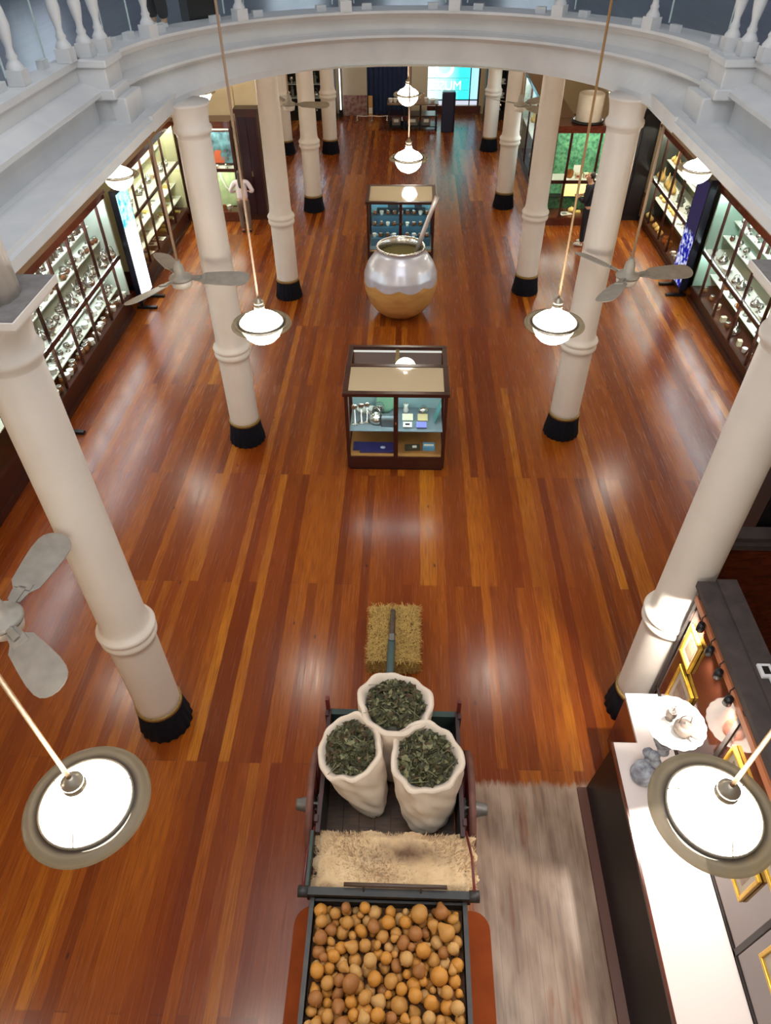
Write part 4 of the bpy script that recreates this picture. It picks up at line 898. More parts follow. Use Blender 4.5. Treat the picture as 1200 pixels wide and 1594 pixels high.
# sheepskin on the seat
def fleece():
    b = MB(); rg2 = random.Random(5); bm = b.bm
    x0, x1, y0, y1 = -0.715, 0.655, 1.955, 2.435; nx, ny = 84, 36
    H = {}
    V = []
    for i in range(nx + 1):
        row = []
        for j in range(ny + 1):
            u, v = i / nx, j / ny
            ex = 0.025 * math.sin(17 * v + 3) + rg2.uniform(-0.008, 0.008); ey = 0.02 * math.sin(23 * u) + rg2.uniform(-0.008, 0.008)
            x = x0 + (x1 - x0) * u + ex * (abs(u - 0.5) * 2) ** 6; y = y0 + (y1 - y0) * v + ey * (abs(v - 0.5) * 2) ** 6
            ed = min(u, 1 - u, v * 0.6, (1 - v) * 0.6)
            z = 1.0 + 0.055 * min(1, ed * 14) + rg2.uniform(0, 0.018) + 0.012 * math.sin(9 * u + 4 * v)
            row.append(bm.verts.new((x, y, z)))
        V.append(row)
    for i in range(nx):
        for j in range(ny):
            f = bm.faces.new((V[i][j], V[i + 1][j], V[i + 1][j + 1], V[i][j + 1])); f.smooth = True
    # locks of wool
    for _ in range(7000):
        u, v = rg2.random(), rg2.random(); x = x0 + (x1 - x0) * u; y = y0 + (y1 - y0) * v
        z = 1.0 + 0.05 * min(1, min(u, 1 - u, v * 0.6, (1 - v) * 0.6) * 14)
        a = rg2.uniform(0, 6.28); l = rg2.uniform(0.018, 0.035); w = rg2.uniform(0.003, 0.006); lean = rg2.uniform(0.2, 1.0)
        ox, oy = (u - 0.5) * 0.03, (v - 0.5) * 0.03
        dx, dy = math.cos(a), math.sin(a)
        p = Vector((x - dy * w, y + dx * w, z)); q = Vector((x + dy * w, y - dx * w, z)); t_ = Vector((x + dx * l * lean * 0.6 + ox, y + dy * l * lean * 0.6 + oy, z + l))
        bm.faces.new((bm.verts.new(p), bm.verts.new(q), bm.verts.new(t_)))
    return b
fm = bpy.data.materials.new('wool'); fm.use_nodes = True
n = fm.node_tree.nodes; l = fm.node_tree.links; bs = n['Principled BSDF']; bs.inputs['Roughness'].default_value = 0.95; bs.inputs['Sheen Weight'].default_value = 0.3
tc = n.new('ShaderNodeTexCoord'); nz = n.new('ShaderNodeTexNoise'); nz.inputs['Scale'].default_value = 7; nz.inputs['Detail'].default_value = 5; l.new(tc.outputs['Object'], nz.inputs['Vector'])
vd = n.new('ShaderNodeVectorMath'); vd.operation = 'SUBTRACT'; vd.inputs[1].default_value = (0.10, 2.25, 1.05); l.new(tc.outputs['Object'], vd.inputs[0])
vm = n.new('ShaderNodeVectorMath'); vm.operation = 'MULTIPLY'; vm.inputs[1].default_value = (0.80, 2.6, 0); l.new(vd.outputs[0], vm.inputs[0])
vl = n.new('ShaderNodeVectorMath'); vl.operation = 'LENGTH'; l.new(vm.outputs[0], vl.inputs[0])
ad = n.new('ShaderNodeMath'); ad.operation = 'MULTIPLY_ADD'; ad.inputs[1].default_value = 0.5; l.new(nz.outputs['Fac'], ad.inputs[0]); l.new(vl.outputs['Value'], ad.inputs[2])
mr = n.new('ShaderNodeMapRange'); mr.inputs[1].default_value = 0.28; mr.inputs[2].default_value = 0.58; mr.inputs[3].default_value = 0.92; mr.inputs[4].default_value = 0.0; l.new(ad.outputs[0], mr.inputs[0])
m1 = n.new('ShaderNodeMix'); m1.data_type = 'RGBA'; m1.inputs[6].default_value = srgb(224, 198, 160); m1.inputs[7].default_value = srgb(186, 150, 106); l.new(nz.outputs['Fac'], m1.inputs[0])
m2 = n.new('ShaderNodeMix'); m2.data_type = 'RGBA'; m2.inputs[7].default_value = srgb(84, 54, 36); l.new(mr.outputs[0], m2.inputs[0]); l.new(m1.outputs[2], m2.inputs[6]); l.new(m2.outputs[2], bs.inputs['Base Color'])
tag(fleece().build('sheepskin', fm), 'cream sheepskin with a brown streak on the cart seat', 'sheepskin')

# sacks of leaves
cloth = mat('sack_cotton', srgb(222, 206, 188), 0.9, noise=(srgb(206, 188, 170), 5, 0.7), bump=0.12)
leafm = [mat('leaf_dark', srgb(56, 56, 34), 0.6), mat('leaf_mid', srgb(84, 84, 52), 0.6), mat('leaf_pale', srgb(124, 122, 88), 0.65), mat('leaf_brown', srgb(84, 64, 42), 0.65)]
def sack(label, leaf_label, base, top, rb, rt, tilt, seed, lx=1.0):
    """base and top are centres of the foot and of the mouth; tilt = the mouth plane's lean (x, y)"""
    t = thing('cloth_sack', label, 'sack', base)
    B = Vector((0, 0, 0)); T = Vector(top) - Vector(base); sd = seed
    R = Euler((tilt[0], tilt[1], 0)).to_matrix()
    def P(u, v):
        a = 2 * PI * u
        w = 1 + 0.035 * math.sin(3 * a + sd) + 0.02 * math.sin(7 * a + 2 * sd + 5 * v) + 0.02 * math.sin(11 * a + 9 * v + sd) * v
        if v < 0.12: r = rb * (0.15 + 0.85 * math.sqrt(v / 0.12))
        else: r = rb + (rt - rb) * ((v - 0.12) / 0.88) ** 0.75
        r *= w * (1 + 0.05 * math.sin(PI * v))
        r += 0.005 * math.sin(17 * v + 4 * math.sin(a * 2 + sd) + 2 * math.sin(a + 3 * sd)) + 0.003 * math.sin(9 * a + 31 * v + sd)
        q = Vector((r * math.cos(a) * lx, r * math.sin(a), 0.012 * math.sin(4 * a + sd) * v))
        m_ = max(0, (v - 0.3) / 0.7)
        return tuple(B.lerp(T, v) + q.lerp(R @ q, m_))
    def lip(u, v):
        a = 2 * PI * u; p = Vector(P(u, 1.0)); c = T
        d = (p - c); k = 1 + 0.03 * math.sin(v * PI) - 0.30 * v
        return tuple(c + d * k + (R @ Vector((0, 0, 1))) * (0.030 * math.sin(v * PI) - 0.085 * v * v))
    MB().grid(P, 56, 34, closed_u=True).build('cloth', cloth, t)
    MB().grid(lip, 56, 8, closed_u=True).build('rolled_hem', cloth, t)
    # leaves
    rgl = random.Random(seed); b = MB(); bm = b.bm
    def dome(u, v): 
        a = 2 * PI * u; r = rt * 0.76 * (1 - v); q = Vector((r * math.cos(a) * lx, r * math.sin(a), -0.07 + 0.10 * math.sin(PI / 2 * v)))
        return tuple(T + R @ q)
    b.grid(dome, 24, 6, mi=0, closed_u=True)
    for _ in range(620):
        a = rgl.uniform(0, 6.28); rr = rt * 0.74 * math.sqrt(rgl.random())
        q = Vector((rr * math.cos(a) * lx, rr * math.sin(a), -0.06 + 0.10 * (1 - rr / rt) + rgl.uniform(0, 0.035)))
        c = T + R @ q; Lf = rgl.uniform(0.03, 0.06); Wf = Lf * rgl.uniform(0.30, 0.48)
        E_ = Euler((rgl.uniform(-0.9, 0.9), rgl.uniform(-0.9, 0.9), rgl.uniform(0, 6.28))).to_matrix()
        pts = [E_ @ Vector(p) for p in ((-Lf, 0, 0), (-Lf * 0.3, -Wf, 0.006), (Lf * 0.4, -Wf * 0.8, 0.008), (Lf, 0, -0.004), (Lf * 0.4, Wf * 0.8, 0.008), (-Lf * 0.3, Wf, 0.006))]
        V = [bm.verts.new(c + p) for p in pts]; f = bm.faces.new(V); f.material_index = rgl.choices((0, 1, 2, 3), (5, 4, 2, 2))[0]
    for _ in range(14):
        a = rgl.uniform(0, 6.28); rr = rt * 0.8 * rgl.random(); c = T + R @ Vector((rr * math.cos(a) * lx, rr * math.sin(a), 0.03)); d = Vector((rgl.uniform(-1, 1), rgl.uniform(-1, 1), rgl.uniform(0, 0.5))) * 0.09
        b.tube([c - d, c + d], 0.003, 5, mi=2)
    tag(b.build('dried_leaves', leafm, loc=base), leaf_label, 'leaves', kind='stuff')
    return t
sack('white cloth sack of leaves standing at the left of the cart bed', 'green dried leaves filling the left sack', (-0.22, 2.78, 0.622), (-0.455, 3.02, 1.42), 0.11, 0.315, (0.12, -0.25), 3, 0.95)
sack('white cloth sack of leaves standing at the right of the cart bed', 'green dried leaves filling the right sack', (0.255, 2.73, 0.622), (0.235, 2.95, 1.42), 0.20, 0.33, (0.10, 0.10), 8)
sack('white cloth sack of leaves at the front board of the cart', 'green dried leaves filling the front sack', (-0.04, 3.25, 0.622), (-0.055, 3.46, 1.46), 0.22, 0.36, (-0.12, 0.08), 13)

# straw bale the pole rests on
def bale():
    b = MB(); bm = b.bm; rb_ = random.Random(9)
    b.box((0, 0, 0.12), (0.56, 0.82, 0.22))
    for _ in range(6000):
        fc = rb_.choices(('t', 'f', 'b', 'l', 'r'), (8, 4, 1, 3, 3))[0]
        u, v = rb_.uniform(-1, 1), rb_.uniform(-1, 1)
        if fc == 't': p = Vector((u * 0.31, v * 0.43, 0.23)); nrm = Vector((0, 0, 1))
        elif fc == 'f': p = Vector((u * 0.30, -0.41, 0.12 + v * 0.11)); nrm = Vector((0, -1, 0))
        elif fc == 'b': p = Vector((u * 0.30, 0.41, 0.12 + v * 0.11)); nrm = Vector((0, 1, 0))
        else:
            s = -1 if fc == 'l' else 1; p = Vector((s * 0.29, v * 0.42, 0.12 + u * 0.11)); nrm = Vector((s, 0, 0))
        d = Vector((rb_.gauss(0, 1), rb_.gauss(0, 1), rb_.gauss(0, 1))); d = (d - nrm * d.dot(nrm) * 0.7).normalized(); l_ = rb_.uniform(0.02, 0.07)
        p = p + nrm * rb_.uniform(0, 0.03); w = d.cross(nrm).normalized() * 0.0022
        V = [bm.verts.new(q) for q in (p - d * l_ - w, p - d * l_ + w, p + d * l_ + w, p + d * l_ - w)]
        for vv in V: vv.co.z = max(vv.co.z, 0.002)
        f = bm.faces.new(V); f.material_index = rb_.choice((1, 1, 2))
    return b
bl = bale().build('straw_bale', [mat('straw_base', srgb(120, 92, 44), 0.9, noise=(srgb(80, 60, 28), 30, 0.9)), mat('straw_light', srgb(196, 162, 90), 0.8), mat('straw_dark', srgb(150, 116, 58), 0.8)], loc=(-0.10, 5.17, 0))
tag(bl, 'straw bale lying on the floor under the tip of the cart pole', 'straw bale')

# ------------------------------------------------------------------ lit counter and picture partition on the right
panel = mat('glossy_brown_panel', srgb(74, 40, 28), 0.08, noise=(srgb(50, 24, 18), 2, 0.7), spec=0.7, coat=0.6)
joint = mat('dark_joint', srgb(40, 32, 30), 0.5)
dustwood = mat('dusty_black_wood', srgb(52, 44, 44), 0.75, noise=(srgb(74, 64, 62), 7, 0.7))
ctop = mat('counter_top_white', srgb(222, 210, 206), 0.35)
t = thing('display_counter', 'long counter with white top and black front under the framed pictures', 'counter', (2.35, 1.8, 0))
L = lambda x, y, z: (x - 2.35, y - 1.8, z)
b = MB(); q = [(1.985, 0.04), (2.065, 0.91), (2.63, 0.91), (2.63, 0.04)]
V = [[b.bm.verts.new(L(x, y, z)) for x, z in q] for y in (0.25, 3.36)]
for j in range(4): b.bm.faces.new((V[0][j], V[0][(j + 1) % 4], V[1][(j + 1) % 4], V[1][j]))
b.bm.faces.new(V[0]); b.bm.faces.new(V[1]); b.build('front_panel', mat('black_lacquer', srgb(20, 17, 20), 0.3, spec=0.3), t)
MB().span(L(1.89, 0.25, 0), L(2.63, 3.36, 0.04)).build('plinth', mat('plinth_brown', srgb(84, 46, 30), 0.45), t)
MB().span(L(2.055, 0.25, 0.905), L(2.075, 3.39, 0.955)).build('edge_strip', wood2, t)
MB().prism([L(2.075, 0.25, 0)[:2], L(2.64, 0.25, 0)[:2], L(2.64, 3.94, 0)[:2], L(2.31, 3.94, 0)[:2], L(2.31, 3.39, 0)[:2], L(2.075, 3.39, 0)[:2]], 0.915, 0.95).build('counter_top', ctop, t)
MB().span(L(2.325, 3.36, 0), L(2.63, 3.93, 0.915)).build('side_cabinet', wood2, t)
t = thing('picture_partition', 'dark wooden partition with dusty top beam behind the lit counter', 'partition', (2.78, 2.1, 0))
L = lambda x, y, z: (x - 2.78, y - 2.1, z)
ys = [0.2, 1.62, 2.87, 4.02]
for a, c_ in zip(ys, ys[1:]): MB().span(L(2.655, a + 0.02, 0), L(2.68, c_ - 0.02, 2.46)).build('panel', panel, t)
b = MB()
for y in ys: b.span(L(2.645, y - 0.022, 0), L(2.70, y + 0.022, 2.46))
b.span(L(2.645, 0.2, 0.951), L(2.66, 4.04, 0.975)); b.build('joint_strip', joint, t)
MB().span(L(2.68, 0.2, 0), L(2.90, 4.04, 2.46)).build('carcass', wood, t)
MB().span(L(2.635, 0.2, 2.33), L(2.655, 4.05, 2.40)).build('copper_rail', mat('rose_wood', srgb(190, 120, 84), 0.35), t)
b = MB(); b.span(L(2.60, 0.0, 2.50), L(2.93, 4.07, 2.57)); b.span(L(2.66, 0.0, 2.46), L(2.93, 4.07, 2.50)); b.span(L(2.76, 0.0, 2.57), L(2.93, 4.07, 2.60)); b.build('top_beam', dustwood, t)
t = thing('junction_box', 'white junction box with conduit on the dusty beam of the partition', 'junction box', (2.83, 3.12, 2.60))
MB().box((0, 0, 0.012), (0.10, 0.12, 0.024)).build('plate', mat('pvc_white', srgb(206, 206, 210), 0.5), t)
MB().box((0, 0, 0.025), (0.05, 0.07, 0.006)).build('opening', blackm, t)
MB().tube([(0.01, -0.06, 0.012), (0.01, -2.6, 0.012)], 0.012, 8).build('conduit', mat('pvc_white', srgb(206, 206, 210), 0.5), t)
# gilt frames
gilt = mat('gilt_frame', srgb(220, 176, 60), 0.3, 0.55, noise=(srgb(170, 120, 40), 20, 0.5))
def gframe(label, y0, y1, z0, z1, img):
    t = thing('framed_picture', label, 'picture', (2.652, (y0 + y1) / 2, z0)); w, h = (y1 - y0) / 2, z1 - z0; f = 0.032
    b = MB()
    for (a0, a1, c0, c1) in ((-w, w, 0, f), (-w, w, h - f, h), (-w, -w + f, f, h - f), (w - f, w, f, h - f)):
        b.span((-0.032, a0, c0), (0, a1, c1))
    b.build('frame', gilt, t, bevel=0.006)
    MB().span((-0.012, -w + f, f), (-0.004, w - f, h - f)).span((-0.014, -w * 0.55, h * 0.25), (-0.011, w * 0.55, h * 0.75), mi=1).build('print', [mat('mount_board', srgb(196, 184, 168), 0.5), img], t)
im1 = mat('print_brown', srgb(150, 126, 104), 0.5, noise=(srgb(110, 90, 76), 14, 0.8)); im2 = mat('print_sepia', srgb(176, 150, 130), 0.5, noise=(srgb(126, 96, 80), 12, 0.8))
gframe('upper gilt picture frame beside the white column on the partition', 3.645, 3.925, 1.76, 2.15, im1)
gframe('lower gilt picture frame beside the white column, partly behind the dish', 3.44, 3.81, 1.17, 1.69, im2)
gframe('gilt picture frame seen just above the rim of the near right lamp', 2.40, 2.76, 1.72, 2.12, im2)
gframe('gilt picture frame seen just below the rim of the near right lamp', 1.86, 2.22, 1.36, 1.79, im2)
gframe('upper gilt picture frame above the seam near the right edge', 1.72, 2.02, 1.92, 2.26, im1)
gframe('gilt picture frame nearest the camera on the partition', 1.10, 1.50, 1.42, 1.92, im2)
# spotlights under the beam
for i, y in enumerate((3.744, 3.496, 3.269, 3.02)):
    nm_ = ('first', 'second', 'third', 'fourth')[i]
    t = thing('spotlight', '%s small black spotlight from the white column under the partition beam' % nm_, 'spotlight', (2.60, y, 2.34), group='spotlights under the beam')
    MB().lathe([(0, 0.04), (0.03, 0.04), (0.034, 0.0), (0.034, -0.045), (0.03, -0.045), (0.028, -0.03), (0, -0.03)], 18).build('lamp_head', blackm, t)
    MB().tube([(0, 0, 0.03), (0.01, 0.05, 0.06), (0.04, 0.07, 0.06), (0.06, 0.07, 0.12)], 0.006, 6).build('arm', blackm, t)
def spot(loc, aim, power, size, col=(1, 0.92, 0.82)):
    d = bpy.data.lights.new('picture_light', 'SPOT'); d.energy = power; d.spot_size = math.radians(size); d.spot_blend = 0.6; d.color = col; d.shadow_soft_size = 0.03
    o = bpy.data.objects.new('picture_light', d); COL.objects.link(o); o.location = loc
    o.rotation_euler = (Vector(aim) - Vector(loc)).to_track_quat('-Z', 'Y').to_euler()
spot((2.585, 3.744, 2.285), (2.66, 4.10, 1.75), SPOT_POWER * 3.0, 100)
spot((2.585, 3.496, 2.285), (2.42, 3.2, 1.0), SPOT_POWER * 0.45, 90)
spot((2.585, 3.269, 2.285), (2.40, 3.0, 1.0), SPOT_POWER * 0.35, 90)
spot((2.585, 3.02, 2.285), (2.38, 1.9, 0.95), SPOT_POWER * 3.4, 120)
# dish on a grey carved stand with kettle and cup
stone = mat('grey_blue_stone', srgb(176, 184, 194), 0.6, noise=(srgb(104, 100, 116), 16, 0.9), bump=0.4)
t = thing('carved_stand', 'blue-grey carved stand holding up the white dish on the counter', 'stand', (2.30, 3.06, 0.95))
b = MB(); b.lathe([(0, 0), (0.10, 0.0), (0.12, 0.05), (0.11, 0.13), (0.06, 0.19), (0, 0.2)], 22, c=(-0.03, -0.01, 0)); b.build('round_foot', stone, t)
b = MB(); rgs = random.Random(3)
for k in range(9):
    b.lathe([(0, -0.05), (0.04, -0.035), (0.055, 0), (0.04, 0.035), (0, 0.05)], 12, c=(0.02 + rgs.uniform(-0.05, 0.05) + 0.006 * k, 0.03 + rgs.uniform(-0.04, 0.05) + 0.008 * k, 0.16 + 0.035 * k))
b.build('carved_figures', stone, t)
b = MB()
for k in range(6): b.lathe([(0.075, -0.014), (0.095, 0), (0.075, 0.014)], 20, c=(0.07 + 0.004 * k, 0.09, 0.50 + 0.036 * k))
b.lathe([(0, 0.4), (0.07, 0.42), (0.075, 0.6), (0.08, 0.70), (0.05, 0.748), (0, 0.748)], 20, c=(0.08, 0.09, 0)); b.build('ribbed_stem', stone, t)
d_ = MB().lathe([(0, 0.0), (0.14, 0.0), (0.19, 0.012), (0.245, 0.035), (0.258, 0.042), (0.256, 0.048), (0.19, 0.022), (0.14, 0.012), (0, 0.01)], 96, fn=lambda a, z: 1 + (0.035 * abs(math.sin(a * 9)) if z > 0.03 else 0)).build('dish', mat('white_enamel', srgb(236, 230, 222), 0.4), loc=(2.385, 3.16, 1.70))
tag(d_, 'white scalloped dish raised above the counter, holding kettle and cup', 'dish')
k_ = thing('kettle', 'grey metal kettle with hoop handle on the white scalloped dish', 'kettle', (2.44, 3.10, 1.712))
MB().lathe([(0, 0), (0.06, 0), (0.085, 0.03), (0.085, 0.07), (0.06, 0.10), (0.04, 0.108), (0.04, 0.118), (0.012, 0.122), (0.012, 0.136), (0, 0.138)], 24).build('body', mat('kettle_grey', srgb(132, 120, 112), 0.35, 0.5), k_)
MB().tube([(0.03, -0.065, 0.05), (0.06, -0.11, 0.075), (0.08, -0.14, 0.11)], [0.016, 0.01, 0.007], 8).build('spout', mat('kettle_grey', srgb(132, 120, 112), 0.35, 0.5), k_)
MB().tube([(-0.05, 0.02, 0.10), (-0.045, 0.03, 0.17), (0, 0.035, 0.20), (0.045, 0.03, 0.17), (0.05, 0.02, 0.10)], 0.006, 6).build('handle', mat('kettle_grey', srgb(132, 120, 112), 0.35, 0.5), k_)
m_ = thing('gourd_cup', 'small grey metal cup with straw on the white scalloped dish', 'cup', (2.36, 3.22, 1.712))
MB().lathe([(0, 0), (0.035, 0), (0.03, 0.01), (0.022, 0.02), (0.045, 0.05), (0.048, 0.08), (0.036, 0.11), (0.038, 0.118), (0.03, 0.116), (0, 0.10)], 20).build('bowl', mat('kettle_grey', srgb(132, 120, 112), 0.35, 0.5), m_)
MB().tube([(0, 0, 0.105), (0.03, 0.03, 0.17), (0.05, 0.05, 0.2)], 0.004, 6).build('straw', mat('kettle_grey', srgb(132, 120, 112), 0.35, 0.5), m_)

# dark cabinet work behind the partition
t = thing('dark_screen', 'dark wooden screen wall running off to the right behind the nearest right column', 'screen', (4.8, 4.70, 0))
MB().span((-1.86, -0.06, 0), (2.1, 0.06, 2.44)).build('board', wood2, t)
MB().span((-1.88, -0.12, 2.44), (2.1, 0.14, 2.50)).span((-1.88, -0.06, 2.50), (2.1, 0.10, 2.54)).build('top_beam', dustwood, t)
t = thing('black_cabinet', 'tall black cabinet rising behind the dark screen wall at the right edge', 'cabinet', (4.3, 5.2, 0))
MB().span((-0.86, -0.30, 0), (0.9, 0.35, 3.1)).span((-0.90, -0.33, 3.1), (0.94, 0.38, 3.16)).build('body', mat('black_wood', srgb(24, 20, 24), 0.4), t)
MB().span((-0.80, -0.32, 0.15), (-0.02, -0.30, 3.0)).span((0.02, -0.32, 0.15), (0.84, -0.30, 3.0)).build('door', mat('black_wood', srgb(24, 20, 24), 0.4), t)

# ------------------------------------------------------------------ far end of the hall
b = MB(); b.span((0.0, 30.1, 0), (0.62, 30.4, ZG)); b.span((-2.62, 30.1, 0), (-1.69, 30.4, ZG)); struct('trim_6', b, mat('grey_cream_pier', srgb(196, 184, 164), 0.7))
def window_light():
    m = bpy.data.materials.new('cyan_window_light'); m.use_nodes = True
    n = m.node_tree.nodes; l = m.node_tree.links; n.remove(n['Principled BSDF'])
    tc = n.new('ShaderNodeTexCoord'); sp = n.new('ShaderNodeSeparateXYZ'); l.new(tc.outputs['Object'], sp.inputs[0])
    r = n.new('ShaderNodeValToRGB'); mr = n.new('ShaderNodeMapRange'); mr.inputs[1].default_value = 0.6; mr.inputs[2].default_value = 2.62
    l.new(sp.outputs[0], mr.inputs[0]); l.new(mr.outputs[0], r.inputs[0]); el = r.color_ramp.elements
    el[0].position = 0.0; el[0].color = (0.75, 1.0, 0.98, 1); el[1].position = 1.0; el[1].color = (0.42, 0.70, 0.90, 1)
    for p, c in ((0.4, (0.42, 0.98, 0.95, 1)), (0.62, (0.05, 0.88, 0.88, 1)), (0.80, (0.05, 0.86, 0.88, 1)), (0.83, (0.32, 0.75, 0.92, 1))):
        x = el.new(p); x.color = c
    e = n.new('ShaderNodeEmission'); e.inputs[1].default_value = 1.5; l.new(r.outputs[0], e.inputs[0]); l.new(e.outputs[0], n['Material Output'].inputs[0]); return m
win = thing('window_1', None, None); tag(win, kind='structure')
MB().span((0.60, 30.52, 0.46), (2.62, 30.54, 3.2)).build('pane', window_light(), win)
MB().span((0.60, 30.52, 0.28), (2.62, 30.54, 0.44)).build('lower_pane', emat('pale_window_light', (0.78, 0.82, 0.95, 1), 0.95), win)
MB().span((2.235, 30.44, 0.28), (2.275, 30.50, 3.2)).span((0.60, 30.44, 0.44), (2.62, 30.50, 0.475)).span((2.56, 30.40, 0.28), (2.62, 30.50, 3.2)).build('frame', blackm, win)
for (z, h) in ((0.77, 0.012), (1.18, 0.014)):
    MB().span((0.60, 30.505, z), (2.2, 30.51, z + h)).build('glazing_bar', mat('pale_bar', srgb(150, 220, 220), 0.5), win)
MB().span((0.55, 30.36, 0.0), (2.70, 30.40, 0.28)).build('sill', wood2, win)
txt = bpy.data.curves.new('window_lettering', 'FONT'); txt.body = 'MUSEO'; txt.size = 0.44; txt.extrude = 0.004; txt.align_x = 'LEFT'
o = bpy.data.objects.new('lettering', txt); COL.objects.link(o); o.parent = win; o.location = (1.93, 30.50, 0.79); o.rotation_euler = (PI / 2, 0, PI)
txt.materials.append(emat('white_letter_glow', (1, 1, 1, 1), 1.9))
b = MB().tube([(1.25 + 0.3 * math.cos(a * PI / 12), 30.50, 1.52 + 0.26 * math.sin(a * PI / 12)) for a in range(25)], 0.06, 6); b.build('white_ring', emat('white_letter_glow', (1, 1, 1, 1), 1.9), win)

cur = MB().grid(lambda u, v: (-1.69 + 1.69 * u, 30.2 + 0.05 * math.sin(u * 60), 0.02 + 3.9 * v), 90, 4).build('curtain', mat('navy_curtain', srgb(34, 50, 84), 0.8))
tag(cur, 'dark navy curtain hanging at the far end between two piers', 'curtain')
MB_ = MB().box((0, 0, 1.2), (0.04, 0.05, 2.3)).build('light_tube', emat('white_tube', (0.95, 0.95, 1, 1), 2.2), loc=(-2.70, 29.9, 0.20))
tag(MB_, 'thin upright white light tube beside the left pier at the far end', 'light')
tag(MB().box((0, 0, 0.125), (0.14, 0.14, 0.25)).build('tube_stand', blackm, loc=(-2.70, 29.9, 0)), 'small black block under the white light tube', 'stand')
tag(MB().box((0, 0, 0.35), (0.9, 0.02, 0.70)).build('mural_panel', mat('mural_red', srgb(120, 60, 64), 0.6, noise=(srgb(170, 150, 140), 7, 1.0)), loc=(-2.15, 30.08, 0.0)), 'reddish patterned panel at the foot of the left pier', 'panel')
tag(MB().box((0, 0, 0.35), (0.16, 0.05, 0.7)).box((0, -0.03, 0.2), (0.14, 0.01, 0.2), mi=1).build('orange_post', [mat('amber_post', srgb(206, 160, 100), 0.6), paper], loc=(-1.56, 30.0, 0)), 'amber post with white notice beside the navy curtain', 'post')
t = thing('rope_barrier', 'low white rope barrier in front of the far end wall', 'barrier', (-1.2, 29.4, 0))
MB().tube([(-0.85 + k * 0.095, 0, 0.16 - 0.02 * math.sin(k * PI / 6) ** 2) for k in range(19)], 0.016, 6).build('rope', whitec, t)
for k in range(4): MB().lathe([(0, 0), (0.05, 0), (0.05, 0.015), (0.015, 0.025), (0.015, 0.18), (0, 0.18)], 12, c=(-0.85 + k * 0.57, 0, 0)).build('stanchion', silver, t)
# table with cups
t = thing('display_table', 'dark table with a lower shelf carrying cups at the far end', 'table', (0.07, 28.3, 0))
MB().span((-0.92, -0.32, 0.84), (0.92, 0.42, 0.88)).build('table_top', mat('table_brown', srgb(120, 92, 70), 0.4), t)
for x in (-0.86, -0.3, 0.28, 0.86):
    for y in (-0.26, 0.36): MB().span((x - 0.03, y - 0.03, 0), (x + 0.03, y + 0.03, 0.84)).build('leg', blackm, t)
MB().span((-0.9, -0.3, 0.12), (0.9, 0.4, 0.15)).build('shelf', blackm, t)
MB().span((-0.9, -0.3, 0.46), (0.9, 0.4, 0.50)).build('apron', wood, t)
for k in range(5): put('china_cup', -0.74 + k * 0.17, 28.2, 0.88, k, 'on the far table, left of the lamp', 1.3)
put('china_cup', 0.55, 28.25, 0.88, 1, 'on the far table, right of the lamp', 1.4); put('bowl', 0.78, 28.25, 0.88, 0, 'on the far table, right end', 1.1)
tag(MB().box((0, 0, 0.13), (0.12, 0.08, 0.26)).box((0, 0, 0.27), (0.05, 0.05, 0.03), mi=1).build('canister', [mat('tan_tin', srgb(168, 140, 116), 0.5), silver], loc=(0.42, 28.3, 0.88)), 'tan canister standing on the far table', 'canister')
for x, w in ((-0.6, 0.3), (0.0, 0.36), (0.5, 0.3)):
    tag(MB().box((0, 0, 0.13), (w, 0.3, 0.26)).box((0, -0.151, 0.15), (w * 0.6, 0.004, 0.10), mi=1).build('box', [mat('grey_box', srgb(120, 110, 104), 0.6), paper], loc=(0.07 + x, 28.3, 0.15)), 'grey box on the lower shelf of the far table, %s' % ('left' if x < 0 else 'middle' if x == 0 else 'right'), 'box')
t = thing('kiosk', 'dark navy standing kiosk right of the far table, before the cyan window', 'kiosk', (1.35, 28.0, 0))
MB().prism([(-0.24, -0.16), (0.18, -0.16), (0.24, -0.08), (0.24, 0.18), (-0.24, 0.18)], 0, 1.24).build('body', mat('navy_kiosk', srgb(28, 34, 62), 0.4), t, bevel=0.02)
MB().prism([(-0.21, -0.13), (0.16, -0.13), (0.21, -0.06), (0.21, 0.15), (-0.21, 0.15)], 1.24, 1.275).build('lid', mat('navy_lid', srgb(44, 50, 74), 0.3), t)
# shelves of dark cases left and right of the far end
def far_case(label, short, x0, x1, y, kinds, seed):
    t = thing('display_cabinet', label, 'cabinet', ((x0 + x1) / 2, y, 0)); w = (x1 - x0) / 2; r3 = random.Random(seed)
    b = MB(); b.span((-w, 0.42, 0), (w, 0.5, 2.6)); b.span((-w, 0, 0), (w, 0.42, 0.3)); b.span((-w, 0, 2.5), (w, 0.42, 2.6)); b.span((-w, 0, 0.3), (-w + 0.05, 0.42, 2.5)); b.span((w - 0.05, 0, 0.3), (w, 0.42, 2.5)); b.build('body', blackm, t)
    for z in (0.75, 1.2, 1.65): MB().span((-w + 0.05, 0.02, z - 0.02), (w - 0.05, 0.42, z)).build('shelf', glass_edge, t)
    MB().span((-w + 0.06, 0.02, 2.47), (w - 0.06, 0.06, 2.5)).build('light_strip', STRIP, t)
    n_ = max(2, int(w * 2 / 0.28))
    for z, lev in ((0.3, 'lowest shelf'), (0.75, 'second shelf'), (1.2, 'third shelf')):
        for k in range(n_): put(r3.choice(kinds), x0 + 0.15 + (x1 - x0 - 0.3) * k / (n_ - 1), y + 0.2, z, k, 'on %s, %s' % (lev, short), 1.25)
far_case('dark lit cabinet of white pieces right of the cyan window', 'cabinet by the cyan window', 2.78, 3.55, 29.5, ('china_cup', 'bowl', 'silver_cup'), 1)
far_case('dark lit cabinet of silver pieces left of the far light tube', 'cabinet by the light tube', -3.75, -2.85, 29.4, ('silver_cup', 'kettle', 'figurine'), 2)
